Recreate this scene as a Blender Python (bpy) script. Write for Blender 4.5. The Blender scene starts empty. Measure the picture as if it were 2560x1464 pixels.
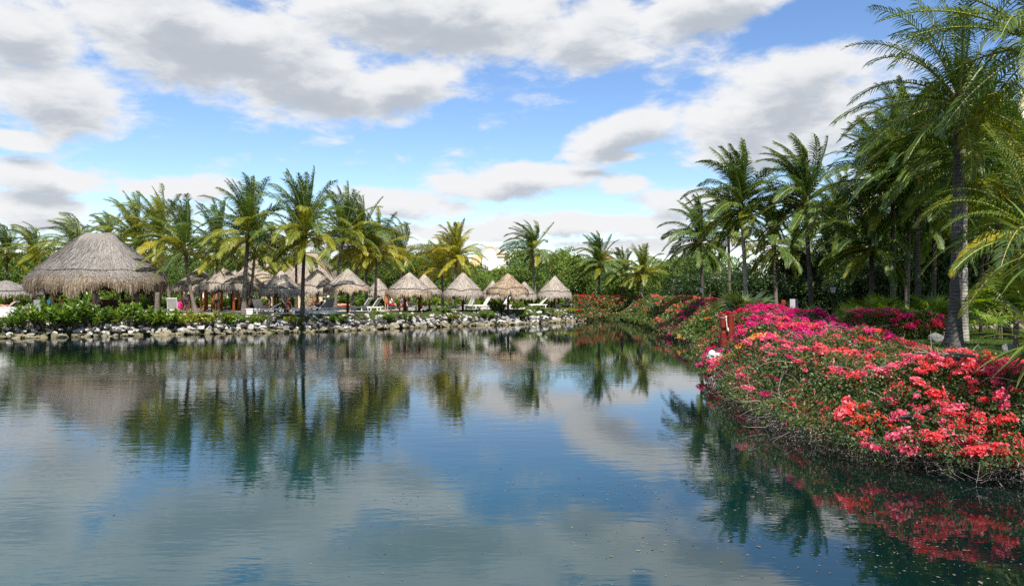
import bpy, math, random
import numpy as np

random.seed(7)
RNG = np.random.default_rng(7)
SC = bpy.context.scene
COL = SC.collection
rad = math.radians

# ------------------------------------------------------------------ camera
F_PX = 1990.0          # focal length in pixels of the 2560 wide picture
EYE = 3.0              # eye height above the water
cam_data = bpy.data.cameras.new('camera')
cam_data.sensor_width = 36.0
cam_data.lens = 36.0 * F_PX / 2560.0
cam_data.shift_y = -7.0 / 2560.0
cam_data.clip_start = 0.1
cam_data.clip_end = 6000.0
cam = bpy.data.objects.new('camera', cam_data)
cam.location = (0, 0, EYE)
cam.rotation_euler = (rad(90), 0, 0)
COL.objects.link(cam)
SC.camera = cam


def P(px, py, D):
    """the point seen at (px, py) of the photograph, D metres ahead"""
    return ((px - 1280.0) / F_PX * D, D, EYE - (py - 725.0) / F_PX * D)


# ------------------------------------------------------------------ light
SUN_DIR = np.array([0.15, -0.66, 0.86])
SUN_DIR = SUN_DIR / np.linalg.norm(SUN_DIR)
SUN_EL = math.asin(SUN_DIR[2])
SUN_AZ = math.atan2(SUN_DIR[0], SUN_DIR[1])
sun_data = bpy.data.lights.new('sun', 'SUN')
sun_data.energy = 5.0
sun_data.angle = rad(0.53)
sun_data.color = (1.0, 0.95, 0.87)
sun = bpy.data.objects.new('sun', sun_data)
from mathutils import Vector, Matrix
sun.rotation_euler = Vector(SUN_DIR).to_track_quat('Z', 'Y').to_euler()
sun.location = (0, 0, 60)
COL.objects.link(sun)

SC.view_settings.view_transform = 'Standard'
SC.view_settings.look = 'None'
SC.view_settings.exposure = 0.6
SC.view_settings.gamma = 1.0
SC.view_settings.use_curve_mapping = False
SC.render.engine = 'CYCLES'
SC.cycles.use_denoising = False
SC.cycles.max_bounces = 6
SC.cycles.diffuse_bounces = 3
SC.cycles.glossy_bounces = 3
SC.cycles.transmission_bounces = 3
SC.cycles.caustics_reflective = False
SC.cycles.caustics_refractive = False
SC.cycles.sample_clamp_indirect = 6.0


class NT:
    """small helper to write node trees"""
    def __init__(s, tree):
        s.t = tree
        s.n = tree.nodes
        s.l = tree.links

    def node(s, typ, **kw):
        n = s.n.new(typ)
        for k, v in kw.items():
            setattr(n, k, v)
        return n

    def put(s, sock, v):
        if isinstance(v, bpy.types.NodeSocket):
            s.l.new(v, sock)
        else:
            sock.default_value = v

    def math(s, op, a, b=None, c=None, clamp=False):
        n = s.node('ShaderNodeMath', operation=op, use_clamp=clamp)
        s.put(n.inputs[0], a)
        if b is not None:
            s.put(n.inputs[1], b)
        if c is not None:
            s.put(n.inputs[2], c)
        return n.outputs[0]

    def vmath(s, op, a, b=None):
        n = s.node('ShaderNodeVectorMath', operation=op)
        s.put(n.inputs[0], a)
        if b is not None:
            s.put(n.inputs[1], b)
        return n.outputs['Value'] if op in ('LENGTH', 'DOT_PRODUCT') else n.outputs['Vector']

    def noise(s, vec, scale, detail=3.0, rough=0.5, dist=0.0):
        n = s.node('ShaderNodeTexNoise')
        if vec is not None:
            s.put(n.inputs['Vector'], vec)
        n.inputs['Scale'].default_value = scale
        n.inputs['Detail'].default_value = detail
        n.inputs['Roughness'].default_value = rough
        n.inputs['Distortion'].default_value = dist
        return n.outputs['Fac']

    def smooth(s, v, a, b, lo=0.0, hi=1.0):
        n = s.node('ShaderNodeMapRange', interpolation_type='SMOOTHSTEP')
        s.put(n.inputs['Value'], v)
        n.inputs['From Min'].default_value = a
        n.inputs['From Max'].default_value = b
        n.inputs['To Min'].default_value = lo
        n.inputs['To Max'].default_value = hi
        return n.outputs['Result']

    def mix(s, f, a, b):
        n = s.node('ShaderNodeMix', data_type='RGBA')
        s.put(n.inputs['Factor'], f)
        for sock, v in ((n.inputs['A'], a), (n.inputs['B'], b)):
            pass
        A = [i for i in n.inputs if i.name == 'A' and i.type == 'RGBA'][0]
        B = [i for i in n.inputs if i.name == 'B' and i.type == 'RGBA'][0]
        s.put(A, a if isinstance(a, bpy.types.NodeSocket) else tuple(a) + (1,) * (4 - len(a)))
        s.put(B, b if isinstance(b, bpy.types.NodeSocket) else tuple(b) + (1,) * (4 - len(b)))
        return [o for o in n.outputs if o.type == 'RGBA'][0]

    def mapping(s, vec, loc=(0, 0, 0), rot=(0, 0, 0), scale=(1, 1, 1), typ='POINT'):
        n = s.node('ShaderNodeMapping', vector_type=typ)
        s.put(n.inputs['Vector'], vec)
        n.inputs['Location'].default_value = loc
        n.inputs['Rotation'].default_value = rot
        n.inputs['Scale'].default_value = scale
        return n.outputs[0]

    def ramp(s, f, stops):
        n = s.node('ShaderNodeValToRGB')
        s.put(n.inputs[0], f)
        el = n.color_ramp.elements
        while len(el) > 1:
            el.remove(el[-1])
        el[0].position = stops[0][0]
        el[0].color = tuple(stops[0][1]) + (1,)
        for p, c in stops[1:]:
            e = el.new(p)
            e.color = tuple(c) + (1,)
        return n.outputs[0]


# ------------------------------------------------------------------ sky
# clouds that stand in the sky: centre, half width, half height (picture pixels at this lens), tilt
CLOUDS = [
    (560, 110, 620, 170, 7), (1120, 40, 660, 150, 2), (760, 205, 420, 110, 9), (1460, 95, 240, 130, -12), (1790, 12, 380, 95, -8),
    (1010, 215, 200, 90, -14), (150, 240, 300, 135, 8), (30, 80, 330, 150, 0), (40, 350, 150, 34, 0),
    (1960, 262, 420, 165, -20), (1540, 335, 230, 70, -18), (1480, 392, 170, 32, 0),
    (1900, 372, 290, 52, 0), (1310, 447, 380, 62, -6), (990, 503, 270, 54, 3), (1560, 456, 110, 46, 0),
    (1690, 502, 190, 58, 0), (1470, 560, 430, 44, 0), (90, 446, 220, 46, 4), (90, 540, 310, 80, 4),
    (480, 468, 220, 42, 0), (1180, 582, 270, 36, 0), (1650, 618, 430, 28, 0), (900, 622, 520, 28, 0), (2350, 480, 380, 90, 0),
    (250, -200, 900, 230, 4), (1900, -330, 700, 160, -10),
]
world = bpy.data.worlds.new('World')
SC.world = world
world.use_nodes = True
w = NT(world.node_tree)
w.n.clear()
sky = w.node('ShaderNodeTexSky', sky_type='NISHITA')
sky.sun_disc = False
sky.sun_elevation = SUN_EL
sky.sun_rotation = SUN_AZ
sky.altitude = 0
sky.air_density = 1.0
sky.dust_density = 0.0
sky.ozone_density = 3.0
tc = w.node('ShaderNodeTexCoord')
sep = w.node('ShaderNodeSeparateXYZ')
w.l.new(tc.outputs['Generated'], sep.inputs[0])
sx, sy, sz = sep.outputs
az = w.math('ARCTAN2', sx, sy)
hor = w.math('SQRT', w.math('ADD', w.math('MULTIPLY', sx, sx), w.math('MULTIPLY', sy, sy)))
elv = w.math('ARCTAN2', sz, hor)
comb = w.node('ShaderNodeCombineXYZ')
w.l.new(az, comb.inputs[0])
w.l.new(elv, comb.inputs[1])
ae = comb.outputs[0]


def cloud_field(vec, full):
    """blobs plus billowing noise; more than about 0.3 is cloud"""
    acc = None
    for (cx, cy, rx, ry, rot) in CLOUDS:
        a = math.atan((cx - 1280) / F_PX)
        e = math.atan((725 - cy) / F_PX * math.cos(a))
        m = w.mapping(vec, (a, e, 0), (0, 0, rad(-rot)),
                      (rx / F_PX * math.cos(a) ** 2, ry / F_PX * math.cos(a), 1), 'TEXTURE')
        g = w.node('ShaderNodeTexGradient', gradient_type='SPHERICAL')
        w.l.new(m, g.inputs[0])
        acc = g.outputs['Fac'] if acc is None else w.math('SMOOTH_MAX', acc, g.outputs['Fac'], 0.12)
    # elsewhere in the sky the same kind of cloud goes on, of no set place
    st = w.mapping(vec, (3.1, 0.7, 0), (0, 0, 0), (1.0, 2.2, 1))
    free = w.smooth(w.noise(st, 2.6, 2.0, 0.5), 0.44, 0.72)
    inside = w.math('MULTIPLY', w.smooth(w.math('ABSOLUTE', az), 0.60, 0.75, 1, 0), w.smooth(elv, 0.52, 0.66, 1, 0))
    free = w.math('MULTIPLY', free, w.math('SUBTRACT', 1.0, inside))
    acc = w.math('MAXIMUM', acc, free)
    wv = w.mapping(vec, (0, 0, 0), (0, 0, rad(-6)), (1.0, 2.3, 1))
    n1 = w.noise(wv, 5.2, 9.0, 0.55, 0.3)
    n2 = w.noise(wv, 17.0, 8.0, 0.64, 0.3)
    nn = w.math('ADD', w.math('MULTIPLY_ADD', n1, 1.25, -0.64), w.math('MULTIPLY', w.math('MULTIPLY_ADD', n2, 0.80, -0.40), w.smooth(elv, 0.05, 0.24, 1.7, 1.0)))
    return w.math('MULTIPLY_ADD', acc, 0.92, nn)


f0 = cloud_field(ae, True)
f1 = cloud_field(w.vmath('ADD', ae, (-0.004, 0.020, 0)), True)
cover = w.smooth(f0, 0.08, 0.44)
thick = w.math('MULTIPLY', w.smooth(f1, 0.22, 0.95), w.smooth(elv, 0.04, 0.20, 0.62, 1.0))
tint = w.noise(w.mapping(ae, scale=(1, 1.8, 1)), 9.0, 5.0, 0.55)
shade = w.math('MULTIPLY_ADD', w.math('SUBTRACT', tint, 0.5), 0.40, thick, clamp=True)
ccol = w.ramp(shade, [(0.0, (0.98, 0.985, 1.0)), (0.4, (0.80, 0.83, 0.87)), (0.75, (0.60, 0.645, 0.71)), (1.0, (0.54, 0.59, 0.66))])
bg1 = w.node('ShaderNodeBackground')
hs = w.node('ShaderNodeHueSaturation')
hs.inputs['Saturation'].default_value = 1.12
hs.inputs['Hue'].default_value = 0.507
w.l.new(sky.outputs[0], hs.inputs['Color'])
w.l.new(hs.outputs[0], bg1.inputs[0])
bg1.inputs[1].default_value = 0.112
bg2 = w.node('ShaderNodeBackground')
w.l.new(ccol, bg2.inputs[0])
bg2.inputs[1].default_value = 0.61
mixs = w.node('ShaderNodeMixShader')
w.l.new(w.math('MULTIPLY', cover, w.smooth(elv, -0.01, 0.03)), mixs.inputs[0])
w.l.new(bg1.outputs[0], mixs.inputs[1])
w.l.new(bg2.outputs[0], mixs.inputs[2])
wout = w.node('ShaderNodeOutputWorld')
w.l.new(mixs.outputs[0], wout.inputs[0])
world.cycles.sampling_method = 'MANUAL'
world.cycles.sample_map_resolution = 512


# ------------------------------------------------------------------ object helpers
def tag(o, label=None, cat=None, group=None, kind=None):
    if label:
        o['label'] = label
    if cat:
        o['category'] = cat
    if group:
        o['group'] = group
    if kind:
        o['kind'] = kind
    return o


def empty(name, loc, rz=0.0):
    o = bpy.data.objects.new(name, None)
    o.empty_display_size = 0.2
    o.location = loc
    o.rotation_euler = (0, 0, rz)
    COL.objects.link(o)
    return o


class MB:
    """collects vertices and faces for ONE mesh"""
    def __init__(s):
        s.v = []
        s.f = {3: [], 4: []}
        s.m = {3: [], 4: []}
        s.n = 0
        s.big = []

    def add(s, V, F, m=0):
        V = np.asarray(V, dtype=np.float32).reshape(-1, 3)
        if isinstance(F, np.ndarray):
            groups = {F.shape[1]: F}
        else:
            groups = {}
            for f in F:
                if len(f) > 4:
                    s.big.append(([i + s.n for i in f], m))
                else:
                    groups.setdefault(len(f), []).append(f)
        for k, a in groups.items():
            a = np.asarray(a, dtype=np.int64) + s.n
            s.f[k].append(a)
            s.m[k].append(np.full(len(a), m, dtype=np.int32))
        s.v.append(V)
        s.n += len(V)

    def mesh(s, name, mats, smooth=False):
        me = bpy.data.meshes.new(name)
        V = np.concatenate(s.v) if s.v else np.zeros((0, 3), np.float32)
        me.vertices.add(len(V))
        me.vertices.foreach_set('co', V.ravel())
        loops, starts, mi = [], [], []
        pos = 0
        for k in (3, 4):
            if s.f[k]:
                a = np.concatenate(s.f[k])
                loops.append(a.ravel())
                starts.append(pos + np.arange(len(a)) * k)
                pos += a.size
                mi.append(np.concatenate(s.m[k]))
        for f, m in s.big:
            loops.append(np.array(f))
            starts.append(np.array([pos]))
            pos += len(f)
            mi.append(np.array([m], dtype=np.int32))
        loops = np.concatenate(loops).astype(np.int32)
        starts = np.concatenate(starts).astype(np.int32)
        mi = np.concatenate(mi).astype(np.int32)
        me.loops.add(len(loops))
        me.loops.foreach_set('vertex_index', loops)
        me.polygons.add(len(starts))
        me.polygons.foreach_set('loop_start', starts)
        me.polygons.foreach_set('material_index', mi)
        me.polygons.foreach_set('use_smooth', np.full(len(starts), smooth, dtype=bool))
        if not isinstance(mats, (list, tuple)):
            mats = [mats]
        for m in mats:
            me.materials.append(m)
        me.update(calc_edges=True)
        return me

    def build(s, name, mats, parent=None, smooth=False):
        return link(name, s.mesh(name, mats, smooth), parent)

    # shapes -----------------------------------------------------------
    def box(s, c, size, rz=0.0, m=0, rx=0.0, ry=0.0, bev=0.0):
        hx, hy, hz = size[0] / 2, size[1] / 2, size[2] / 2
        if bev > 0:
            b = min(bev, hx * .9, hy * .9, hz * .9)
            ring = lambda x, y, z: [(-x, -y, z), (x, -y, z), (x, y, z), (-x, y, z)]
            rows = [ring(hx - b, hy - b, -hz), ring(hx, hy, -hz + b), ring(hx, hy, hz - b), ring(hx - b, hy - b, hz)]
            V = np.array([p for r in rows for p in r], float)
            F = [(3, 2, 1, 0), (12, 13, 14, 15)]
            for k in range(3):
                for i in range(4):
                    j = (i + 1) % 4
                    F.append((k * 4 + i, k * 4 + j, k * 4 + 4 + j, k * 4 + 4 + i))
        else:
            V = np.array([(-hx, -hy, -hz), (hx, -hy, -hz), (hx, hy, -hz), (-hx, hy, -hz),
                          (-hx, -hy, hz), (hx, -hy, hz), (hx, hy, hz), (-hx, hy, hz)], float)
            F = [(0, 3, 2, 1), (4, 5, 6, 7), (0, 1, 5, 4), (1, 2, 6, 5), (2, 3, 7, 6), (3, 0, 4, 7)]
        R = np.array(Matrix.Rotation(rz, 3, 'Z') @ Matrix.Rotation(ry, 3, 'Y') @ Matrix.Rotation(rx, 3, 'X'))
        s.add(V @ R.T + np.array(c), F, m)

    def tube(s, pts, radii, sides=6, m=0, caps=True):
        pts = np.asarray(pts, float)
        n = len(pts)
        radii = np.broadcast_to(np.asarray(radii, float), (n,))
        d = np.gradient(pts, axis=0)
        d /= np.linalg.norm(d, axis=1)[:, None] + 1e-9
        ref = np.array([0.0, 0.0, 1.0]) if abs(d[:, 2].mean()) < 0.8 else np.array([1.0, 0.0, 0.0])
        a = np.cross(d, ref)
        a /= np.linalg.norm(a, axis=1)[:, None] + 1e-9
        b = np.cross(d, a)
        th = np.arange(sides) * 2 * np.pi / sides
        V = pts[:, None, :] + radii[:, None, None] * (np.cos(th)[None, :, None] * a[:, None, :] + np.sin(th)[None, :, None] * b[:, None, :])
        i = np.arange(n - 1)[:, None] * sides
        j = np.arange(sides)[None, :]
        k = (j + 1) % sides
        F = np.stack([i + j, i + k, i + sides + k, i + sides + j], -1).reshape(-1, 4)
        s.add(V.reshape(-1, 3), F, m)
        if caps:
            base = s.n - n * sides
            s.big.append(([base + q for q in range(sides)][::-1], m)) if sides > 4 else s._cap(base, sides, m, True)
            top = s.n - sides
            s.big.append(([top + q for q in range(sides)], m)) if sides > 4 else s._cap(top, sides, m, False)

    def _cap(s, base, sides, m, flip):
        f = [base + q for q in range(sides)]
        if flip:
            f = f[::-1]
        s.f[sides].append(np.array([f]))
        s.m[sides].append(np.array([m], dtype=np.int32))

    def lathe(s, prof, sides=16, c=(0, 0, 0), m=0, wob=None):
        prof = np.asarray(prof, float)
        th = np.arange(sides) * 2 * np.pi / sides
        V = np.zeros((len(prof), sides, 3))
        V[:, :, 0] = prof[:, 0:1] * np.cos(th)
        V[:, :, 1] = prof[:, 0:1] * np.sin(th)
        V[:, :, 2] = prof[:, 1:2]
        if wob is not None:
            V = wob(V, th)
        V = V.reshape(-1, 3) + np.array(c)
        i = np.arange(len(prof) - 1)[:, None] * sides
        j = np.arange(sides)[None, :]
        k = (j + 1) % sides
        s.add(V, np.stack([i + j, i + k, i + sides + k, i + sides + j], -1).reshape(-1, 4), m)


def link(name, me, parent=None):
    o = bpy.data.objects.new(name, me)
    COL.objects.link(o)
    if parent is not None:
        o.parent = parent
    return o


def ico(sub=1):
    import bmesh
    bm = bmesh.new()
    bmesh.ops.create_icosphere(bm, subdivisions=sub, radius=1.0)
    V = np.array([v.co[:] for v in bm.verts])
    F = np.array([[v.index for v in f.verts] for f in bm.faces])
    bm.free()
    return V, F


ICO1 = ico(1)
ICO2 = ico(2)
ICO3 = ico(3)


def lump(x, y, k=1.0, seed=0.0):
    """smooth wandering value in about -1..1"""
    return (np.sin(x * 1.31 * k + seed + 1.7 * np.sin(y * 0.83 * k + seed * 2.1)) * 0.5
            + np.sin(y * 1.73 * k - seed + 1.3 * np.sin(x * 1.13 * k + 0.7)) * 0.3
            + np.sin((x + y) * 2.9 * k + seed * 0.7) * 0.2)


# ------------------------------------------------------------------ materials
def new_mat(name):
    m = bpy.data.materials.new(name)
    m.use_nodes = True
    nt = NT(m.node_tree)
    nt.n.clear()
    out = nt.node('ShaderNodeOutputMaterial')
    return m, nt, out


def principled(nt, out, col, rough=0.6, spec=0.5, bump=None, bump_d=0.02, bump_s=0.5, metal=0.0):
    p = nt.node('ShaderNodeBsdfPrincipled')
    nt.put(p.inputs['Base Color'], col if isinstance(col, bpy.types.NodeSocket) else tuple(col) + (1,))
    nt.put(p.inputs['Roughness'], rough)
    p.inputs['Specular IOR Level'].default_value = spec
    p.inputs['Metallic'].default_value = metal
    if bump is not None:
        b = nt.node('ShaderNodeBump')
        b.inputs['Distance'].default_value = bump_d
        b.inputs['Strength'].default_value = bump_s
        nt.l.new(bump, b.inputs['Height'])
        nt.l.new(b.outputs[0], p.inputs['Normal'])
    nt.l.new(p.outputs[0], out.inputs[0])
    return p


def plain(name, col, rough=0.6, spec=0.4, var=0.18, scale=6.0, bump=0.0):
    m, nt, out = new_mat(name)
    t = nt.node('ShaderNodeTexCoord')
    n = nt.noise(t.outputs['Object'], scale, 5, 0.6)
    dark = tuple(c * (1 - var) for c in col)
    lite = tuple(min(c * (1 + var), 0.95) for c in col)
    c = nt.ramp(n, [(0.3, dark), (0.7, lite)])
    principled(nt, out, c, rough, spec, n if bump else None, bump or 0.01)
    return m


def leaf_mat(name, stops, rough=0.42, trans=0.35, spec=0.45, tcol=None, hue_noise=0.35, nscale=0.6, tgain=1.5):
    """leaf: own colour of every leaf picked at random between the stops, light passes through"""
    m, nt, out = new_mat(name)
    g = nt.node('ShaderNodeNewGeometry')
    t = nt.node('ShaderNodeTexCoord')
    oi = nt.node('ShaderNodeObjectInfo')
    n = nt.noise(t.outputs['Object'], nscale, 3, 0.6)
    f = nt.math('MULTIPLY_ADD', nt.math('SUBTRACT', n, 0.5), hue_noise * 2, g.outputs['Random Per Island'])
    f = nt.math('MULTIPLY_ADD', nt.math('SUBTRACT', oi.outputs['Random'], 0.5), 0.35, f, clamp=True)
    c = nt.ramp(f, stops)
    p = nt.node('ShaderNodeBsdfPrincipled')
    nt.l.new(c, p.inputs['Base Color'])
    p.inputs['Roughness'].default_value = rough
    p.inputs['Specular IOR Level'].default_value = spec
    tr = nt.node('ShaderNodeBsdfTranslucent')
    gain = nt.mix(1.0, c, c)
    mul = nt.node('ShaderNodeVectorMath', operation='MULTIPLY')
    nt.l.new(c, mul.inputs[0])
    tg = tcol or (1.5, 1.35, 0.5)
    mul.inputs[1].default_value = tuple(x * tgain for x in tg)
    nt.l.new(mul.outputs[0], tr.inputs[0])
    mx = nt.node('ShaderNodeMixShader')
    mx.inputs[0].default_value = trans
    nt.l.new(p.outputs[0], mx.inputs[1])
    nt.l.new(tr.outputs[0], mx.inputs[2])
    nt.l.new(mx.outputs[0], out.inputs[0])
    return m


M = {}
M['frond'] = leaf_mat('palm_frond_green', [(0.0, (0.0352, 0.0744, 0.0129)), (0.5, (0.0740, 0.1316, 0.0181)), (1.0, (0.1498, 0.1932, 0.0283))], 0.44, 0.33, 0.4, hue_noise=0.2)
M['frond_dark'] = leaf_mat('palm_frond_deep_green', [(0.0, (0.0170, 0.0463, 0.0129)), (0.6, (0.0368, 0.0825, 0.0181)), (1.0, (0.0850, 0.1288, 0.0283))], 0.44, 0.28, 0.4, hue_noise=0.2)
M['frond_yellow'] = leaf_mat('palm_frond_yellow', [(0.0, (0.15, 0.17, 0.010)), (0.5, (0.28, 0.26, 0.012)), (1.0, (0.40, 0.32, 0.02))], 0.4, 0.35, 0.4, tcol=(1.3, 1.1, 0.4), hue_noise=0.2)
M['frond_lime'] = leaf_mat('palm_frond_yellow_green', [(0.0, (0.0869, 0.1293, 0.0116)), (0.5, (0.1667, 0.1940, 0.0140)), (1.0, (0.2753, 0.2587, 0.0210))], 0.38, 0.35, 0.5, tcol=(1.4, 1.2, 0.4), hue_noise=0.2)
M['frond_dead'] = leaf_mat('palm_frond_dead', [(0.0, (0.12, 0.07, 0.03)), (1.0, (0.26, 0.17, 0.08))], 0.7, 0.15, 0.2, tcol=(1.1, 1.0, 0.8))
M['rachis'] = plain('palm_rachis', (0.24, 0.25, 0.055), 0.45, 0.5)
M['wood_leaf'] = leaf_mat('forest_leaf', [(0.0, (0.0376, 0.0798, 0.0151)), (0.5, (0.0941, 0.1638, 0.0227)), (1.0, (0.2000, 0.2626, 0.0378))], 0.45, 0.25, 0.4, hue_noise=0.6, nscale=0.35)
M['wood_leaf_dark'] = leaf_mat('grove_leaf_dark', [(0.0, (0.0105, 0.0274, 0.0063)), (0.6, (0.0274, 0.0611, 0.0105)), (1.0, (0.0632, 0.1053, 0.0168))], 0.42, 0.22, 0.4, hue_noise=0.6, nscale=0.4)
M['shrub_leaf'] = leaf_mat('shrub_leaf', [(0.0, (0.0350, 0.0938, 0.0125)), (0.5, (0.1063, 0.2000, 0.0175)), (1.0, (0.2375, 0.3000, 0.0312))], 0.33, 0.3, 0.55, hue_noise=0.4, nscale=1.4)
M['shrub_leaf_yellow'] = leaf_mat('shrub_leaf_yellow', [(0.0, (0.0920, 0.1380, 0.0138)), (0.5, (0.2185, 0.2645, 0.0230)), (1.0, (0.3680, 0.3565, 0.0345))], 0.36, 0.3, 0.5, hue_noise=0.4, nscale=1.4)
M['boug_leaf'] = leaf_mat('bougainvillea_leaf', [(0.0, (0.0192, 0.0480, 0.0120)), (0.45, (0.0480, 0.0960, 0.0192)), (0.8, (0.0900, 0.1380, 0.0264)), (1.0, (0.1800, 0.1320, 0.0420))], 0.42, 0.28, 0.45, hue_noise=0.5, nscale=0.9)
M['boug_leaf_light'] = leaf_mat('bougainvillea_leaf_light', [(0.0, (0.035, 0.075, 0.012)), (0.5, (0.075, 0.125, 0.018)), (1.0, (0.17, 0.18, 0.03))], 0.42, 0.28, 0.45, hue_noise=0.5, nscale=0.9)
M['boug_leaf_dry'] = leaf_mat('bougainvillea_leaf_dry', [(0.0, (0.045, 0.060, 0.018)), (0.5, (0.11, 0.105, 0.040)), (1.0, (0.20, 0.13, 0.07))], 0.5, 0.25, 0.35, hue_noise=0.5, nscale=0.9)
M['fan_leaf'] = leaf_mat('fan_palm_leaf', [(0.0, (0.060, 0.130, 0.016)), (0.5, (0.13, 0.22, 0.026)), (1.0, (0.24, 0.30, 0.04))], 0.40, 0.36, 0.45, hue_noise=0.2)
M['fan_leaf_grey'] = leaf_mat('fan_palm_leaf_grey', [(0.0, (0.040, 0.070, 0.030)), (0.5, (0.080, 0.120, 0.045)), (1.0, (0.13, 0.17, 0.07))], 0.4, 0.25, 0.5, hue_noise=0.2)
M['sword_leaf'] = leaf_mat('sword_leaf', [(0.0, (0.050, 0.100, 0.018)), (0.6, (0.12, 0.18, 0.028)), (1.0, (0.24, 0.23, 0.035))], 0.34, 0.2, 0.5, hue_noise=0.2)
M['grass'] = leaf_mat('grass_blade', [(0.0, (0.030, 0.065, 0.010)), (1.0, (0.085, 0.130, 0.02))], 0.5, 0.25, 0.3)
BR = {
    'coral': [(0.0, (0.66, 0.030, 0.045)), (0.35, (0.80, 0.075, 0.050)), (0.65, (0.82, 0.14, 0.17)), (1.0, (0.86, 0.36, 0.42))],
    'orange': [(0.0, (0.68, 0.045, 0.020)), (0.5, (0.80, 0.12, 0.035)), (1.0, (0.84, 0.28, 0.16))],
    'pink': [(0.0, (0.64, 0.035, 0.10)), (0.5, (0.80, 0.13, 0.21)), (1.0, (0.87, 0.40, 0.50))],
    'magenta': [(0.0, (0.52, 0.006, 0.11)), (0.5, (0.74, 0.014, 0.22)), (1.0, (0.82, 0.075, 0.38))],
    'red': [(0.0, (0.42, 0.006, 0.018)), (0.6, (0.60, 0.010, 0.030)), (1.0, (0.70, 0.04, 0.07))],
    'yellow': [(0.0, (0.75, 0.20, 0.03)), (0.5, (0.80, 0.38, 0.07)), (1.0, (0.84, 0.62, 0.30))],
    'dry': [(0.0, (0.35, 0.10, 0.05)), (0.5, (0.50, 0.18, 0.09)), (1.0, (0.55, 0.28, 0.17))],
}
for k, st in BR.items():
    M['bract_' + k] = leaf_mat('bract_' + k, st, 0.5, 0.38, 0.25, tcol=(1.1, 0.85, 0.9), hue_noise=0.25, nscale=5.0, tgain=1.15)


def mat_trunk(name, a, b, ring=0.17):
    m, nt, out = new_mat(name)
    t = nt.node('ShaderNodeTexCoord')
    v = nt.mapping(t.outputs['Object'], scale=(2.5, 2.5, 9.0))
    n1 = nt.noise(v, 1.6, 5, 0.65)
    n2 = nt.noise(t.outputs['Object'], 14, 4, 0.6)
    wv = nt.node('ShaderNodeTexWave', wave_type='BANDS', bands_direction='Z')
    nt.l.new(t.outputs['Object'], wv.inputs['Vector'])
    wv.inputs['Scale'].default_value = 2.6
    wv.inputs['Distortion'].default_value = 1.6
    wv.inputs['Detail'].default_value = 3
    wv.inputs['Detail Scale'].default_value = 2.2
    f = nt.math('ADD', nt.math('MULTIPLY', n1, 0.55), nt.math('ADD', nt.math('MULTIPLY', wv.outputs['Fac'], ring), nt.math('MULTIPLY', n2, 0.3)))
    c = nt.ramp(f, [(0.30, tuple(x * 0.32 for x in a)), (0.5, a), (0.78, b)])
    principled(nt, out, c, 0.85, 0.2, f, 0.03, 0.9)
    return m


M['trunk'] = mat_trunk('palm_trunk', (0.13, 0.105, 0.085), (0.34, 0.30, 0.26))
M['trunk_dark'] = mat_trunk('palm_trunk_dark', (0.060, 0.050, 0.042), (0.19, 0.16, 0.135))
M['trunk_pale'] = mat_trunk('palm_trunk_pale', (0.30, 0.27, 0.23), (0.58, 0.55, 0.50))
M['trunk_smooth'] = mat_trunk('palm_trunk_smooth', (0.085, 0.080, 0.076), (0.22, 0.205, 0.195), 0.10)
M['bark'] = mat_trunk('bark', (0.10, 0.085, 0.065), (0.26, 0.23, 0.19))
M['twig'] = plain('twig', (0.20, 0.165, 0.14), 0.8, 0.2, 0.45, 9)
M['twig_pale'] = plain('twig_pale', (0.36, 0.32, 0.28), 0.8, 0.2, 0.35, 9)
M['fibre'] = plain('palm_fibre', (0.13, 0.075, 0.035), 0.9, 0.1, 0.4, 12, 0.02)
M['coconut'] = plain('coconut', (0.30, 0.17, 0.03), 0.5, 0.4, 0.3)
M['flower_stalk'] = plain('palm_flower_stalk', (0.42, 0.17, 0.035), 0.6, 0.3, 0.3)


def mat_thatch(name, cols):
    m, nt, out = new_mat(name)
    t = nt.node('ShaderNodeTexCoord')
    g = nt.node('ShaderNodeNewGeometry')
    oi = nt.node('ShaderNodeObjectInfo')
    n = nt.noise(t.outputs['Object'], 1.3, 4, 0.6)
    n2 = nt.noise(nt.mapping(t.outputs['Object'], scale=(1, 1, 0.25)), 16, 4, 0.65)
    f = nt.math('ADD', nt.math('MULTIPLY', g.outputs['Random Per Island'], 0.45), nt.math('MULTIPLY', n, 0.35))
    f = nt.math('ADD', f, nt.math('MULTIPLY_ADD', n2, 0.5, -0.17))
    f = nt.math('MULTIPLY_ADD', nt.math('SUBTRACT', oi.outputs['Random'], 0.5), 0.15, f, clamp=True)
    c = nt.ramp(f, [(0.12, cols[0]), (0.5, cols[1]), (0.9, cols[2])])
    principled(nt, out, c, 0.85, 0.15, n2, 0.06, 0.9)
    return m


M['thatch'] = mat_thatch('thatch', [(0.18, 0.148, 0.118), (0.365, 0.315, 0.262), (0.55, 0.50, 0.43)])
M['thatch_gold'] = mat_thatch('thatch_gold', [(0.17, 0.115, 0.070), (0.38, 0.285, 0.19), (0.58, 0.48, 0.36)])
M['thatch_grey'] = mat_thatch('thatch_grey', [(0.14, 0.125, 0.11), (0.275, 0.25, 0.225), (0.44, 0.415, 0.385)])
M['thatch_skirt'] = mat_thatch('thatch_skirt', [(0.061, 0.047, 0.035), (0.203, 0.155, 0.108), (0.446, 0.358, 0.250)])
M['thatch_far'] = mat_thatch('thatch_far', [(0.190, 0.149, 0.112), (0.309, 0.250, 0.196), (0.451, 0.381, 0.309)])
M['thatch_under'] = plain('thatch_under', (0.16, 0.075, 0.030), 0.9, 0.1, 0.4, 8)
M['rope_dark'] = plain('thatch_rope', (0.035, 0.026, 0.020), 0.9, 0.1)
M['post_red'] = plain('post_red_timber', (0.15, 0.030, 0.014), 0.55, 0.4, 0.35, 5)
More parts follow.
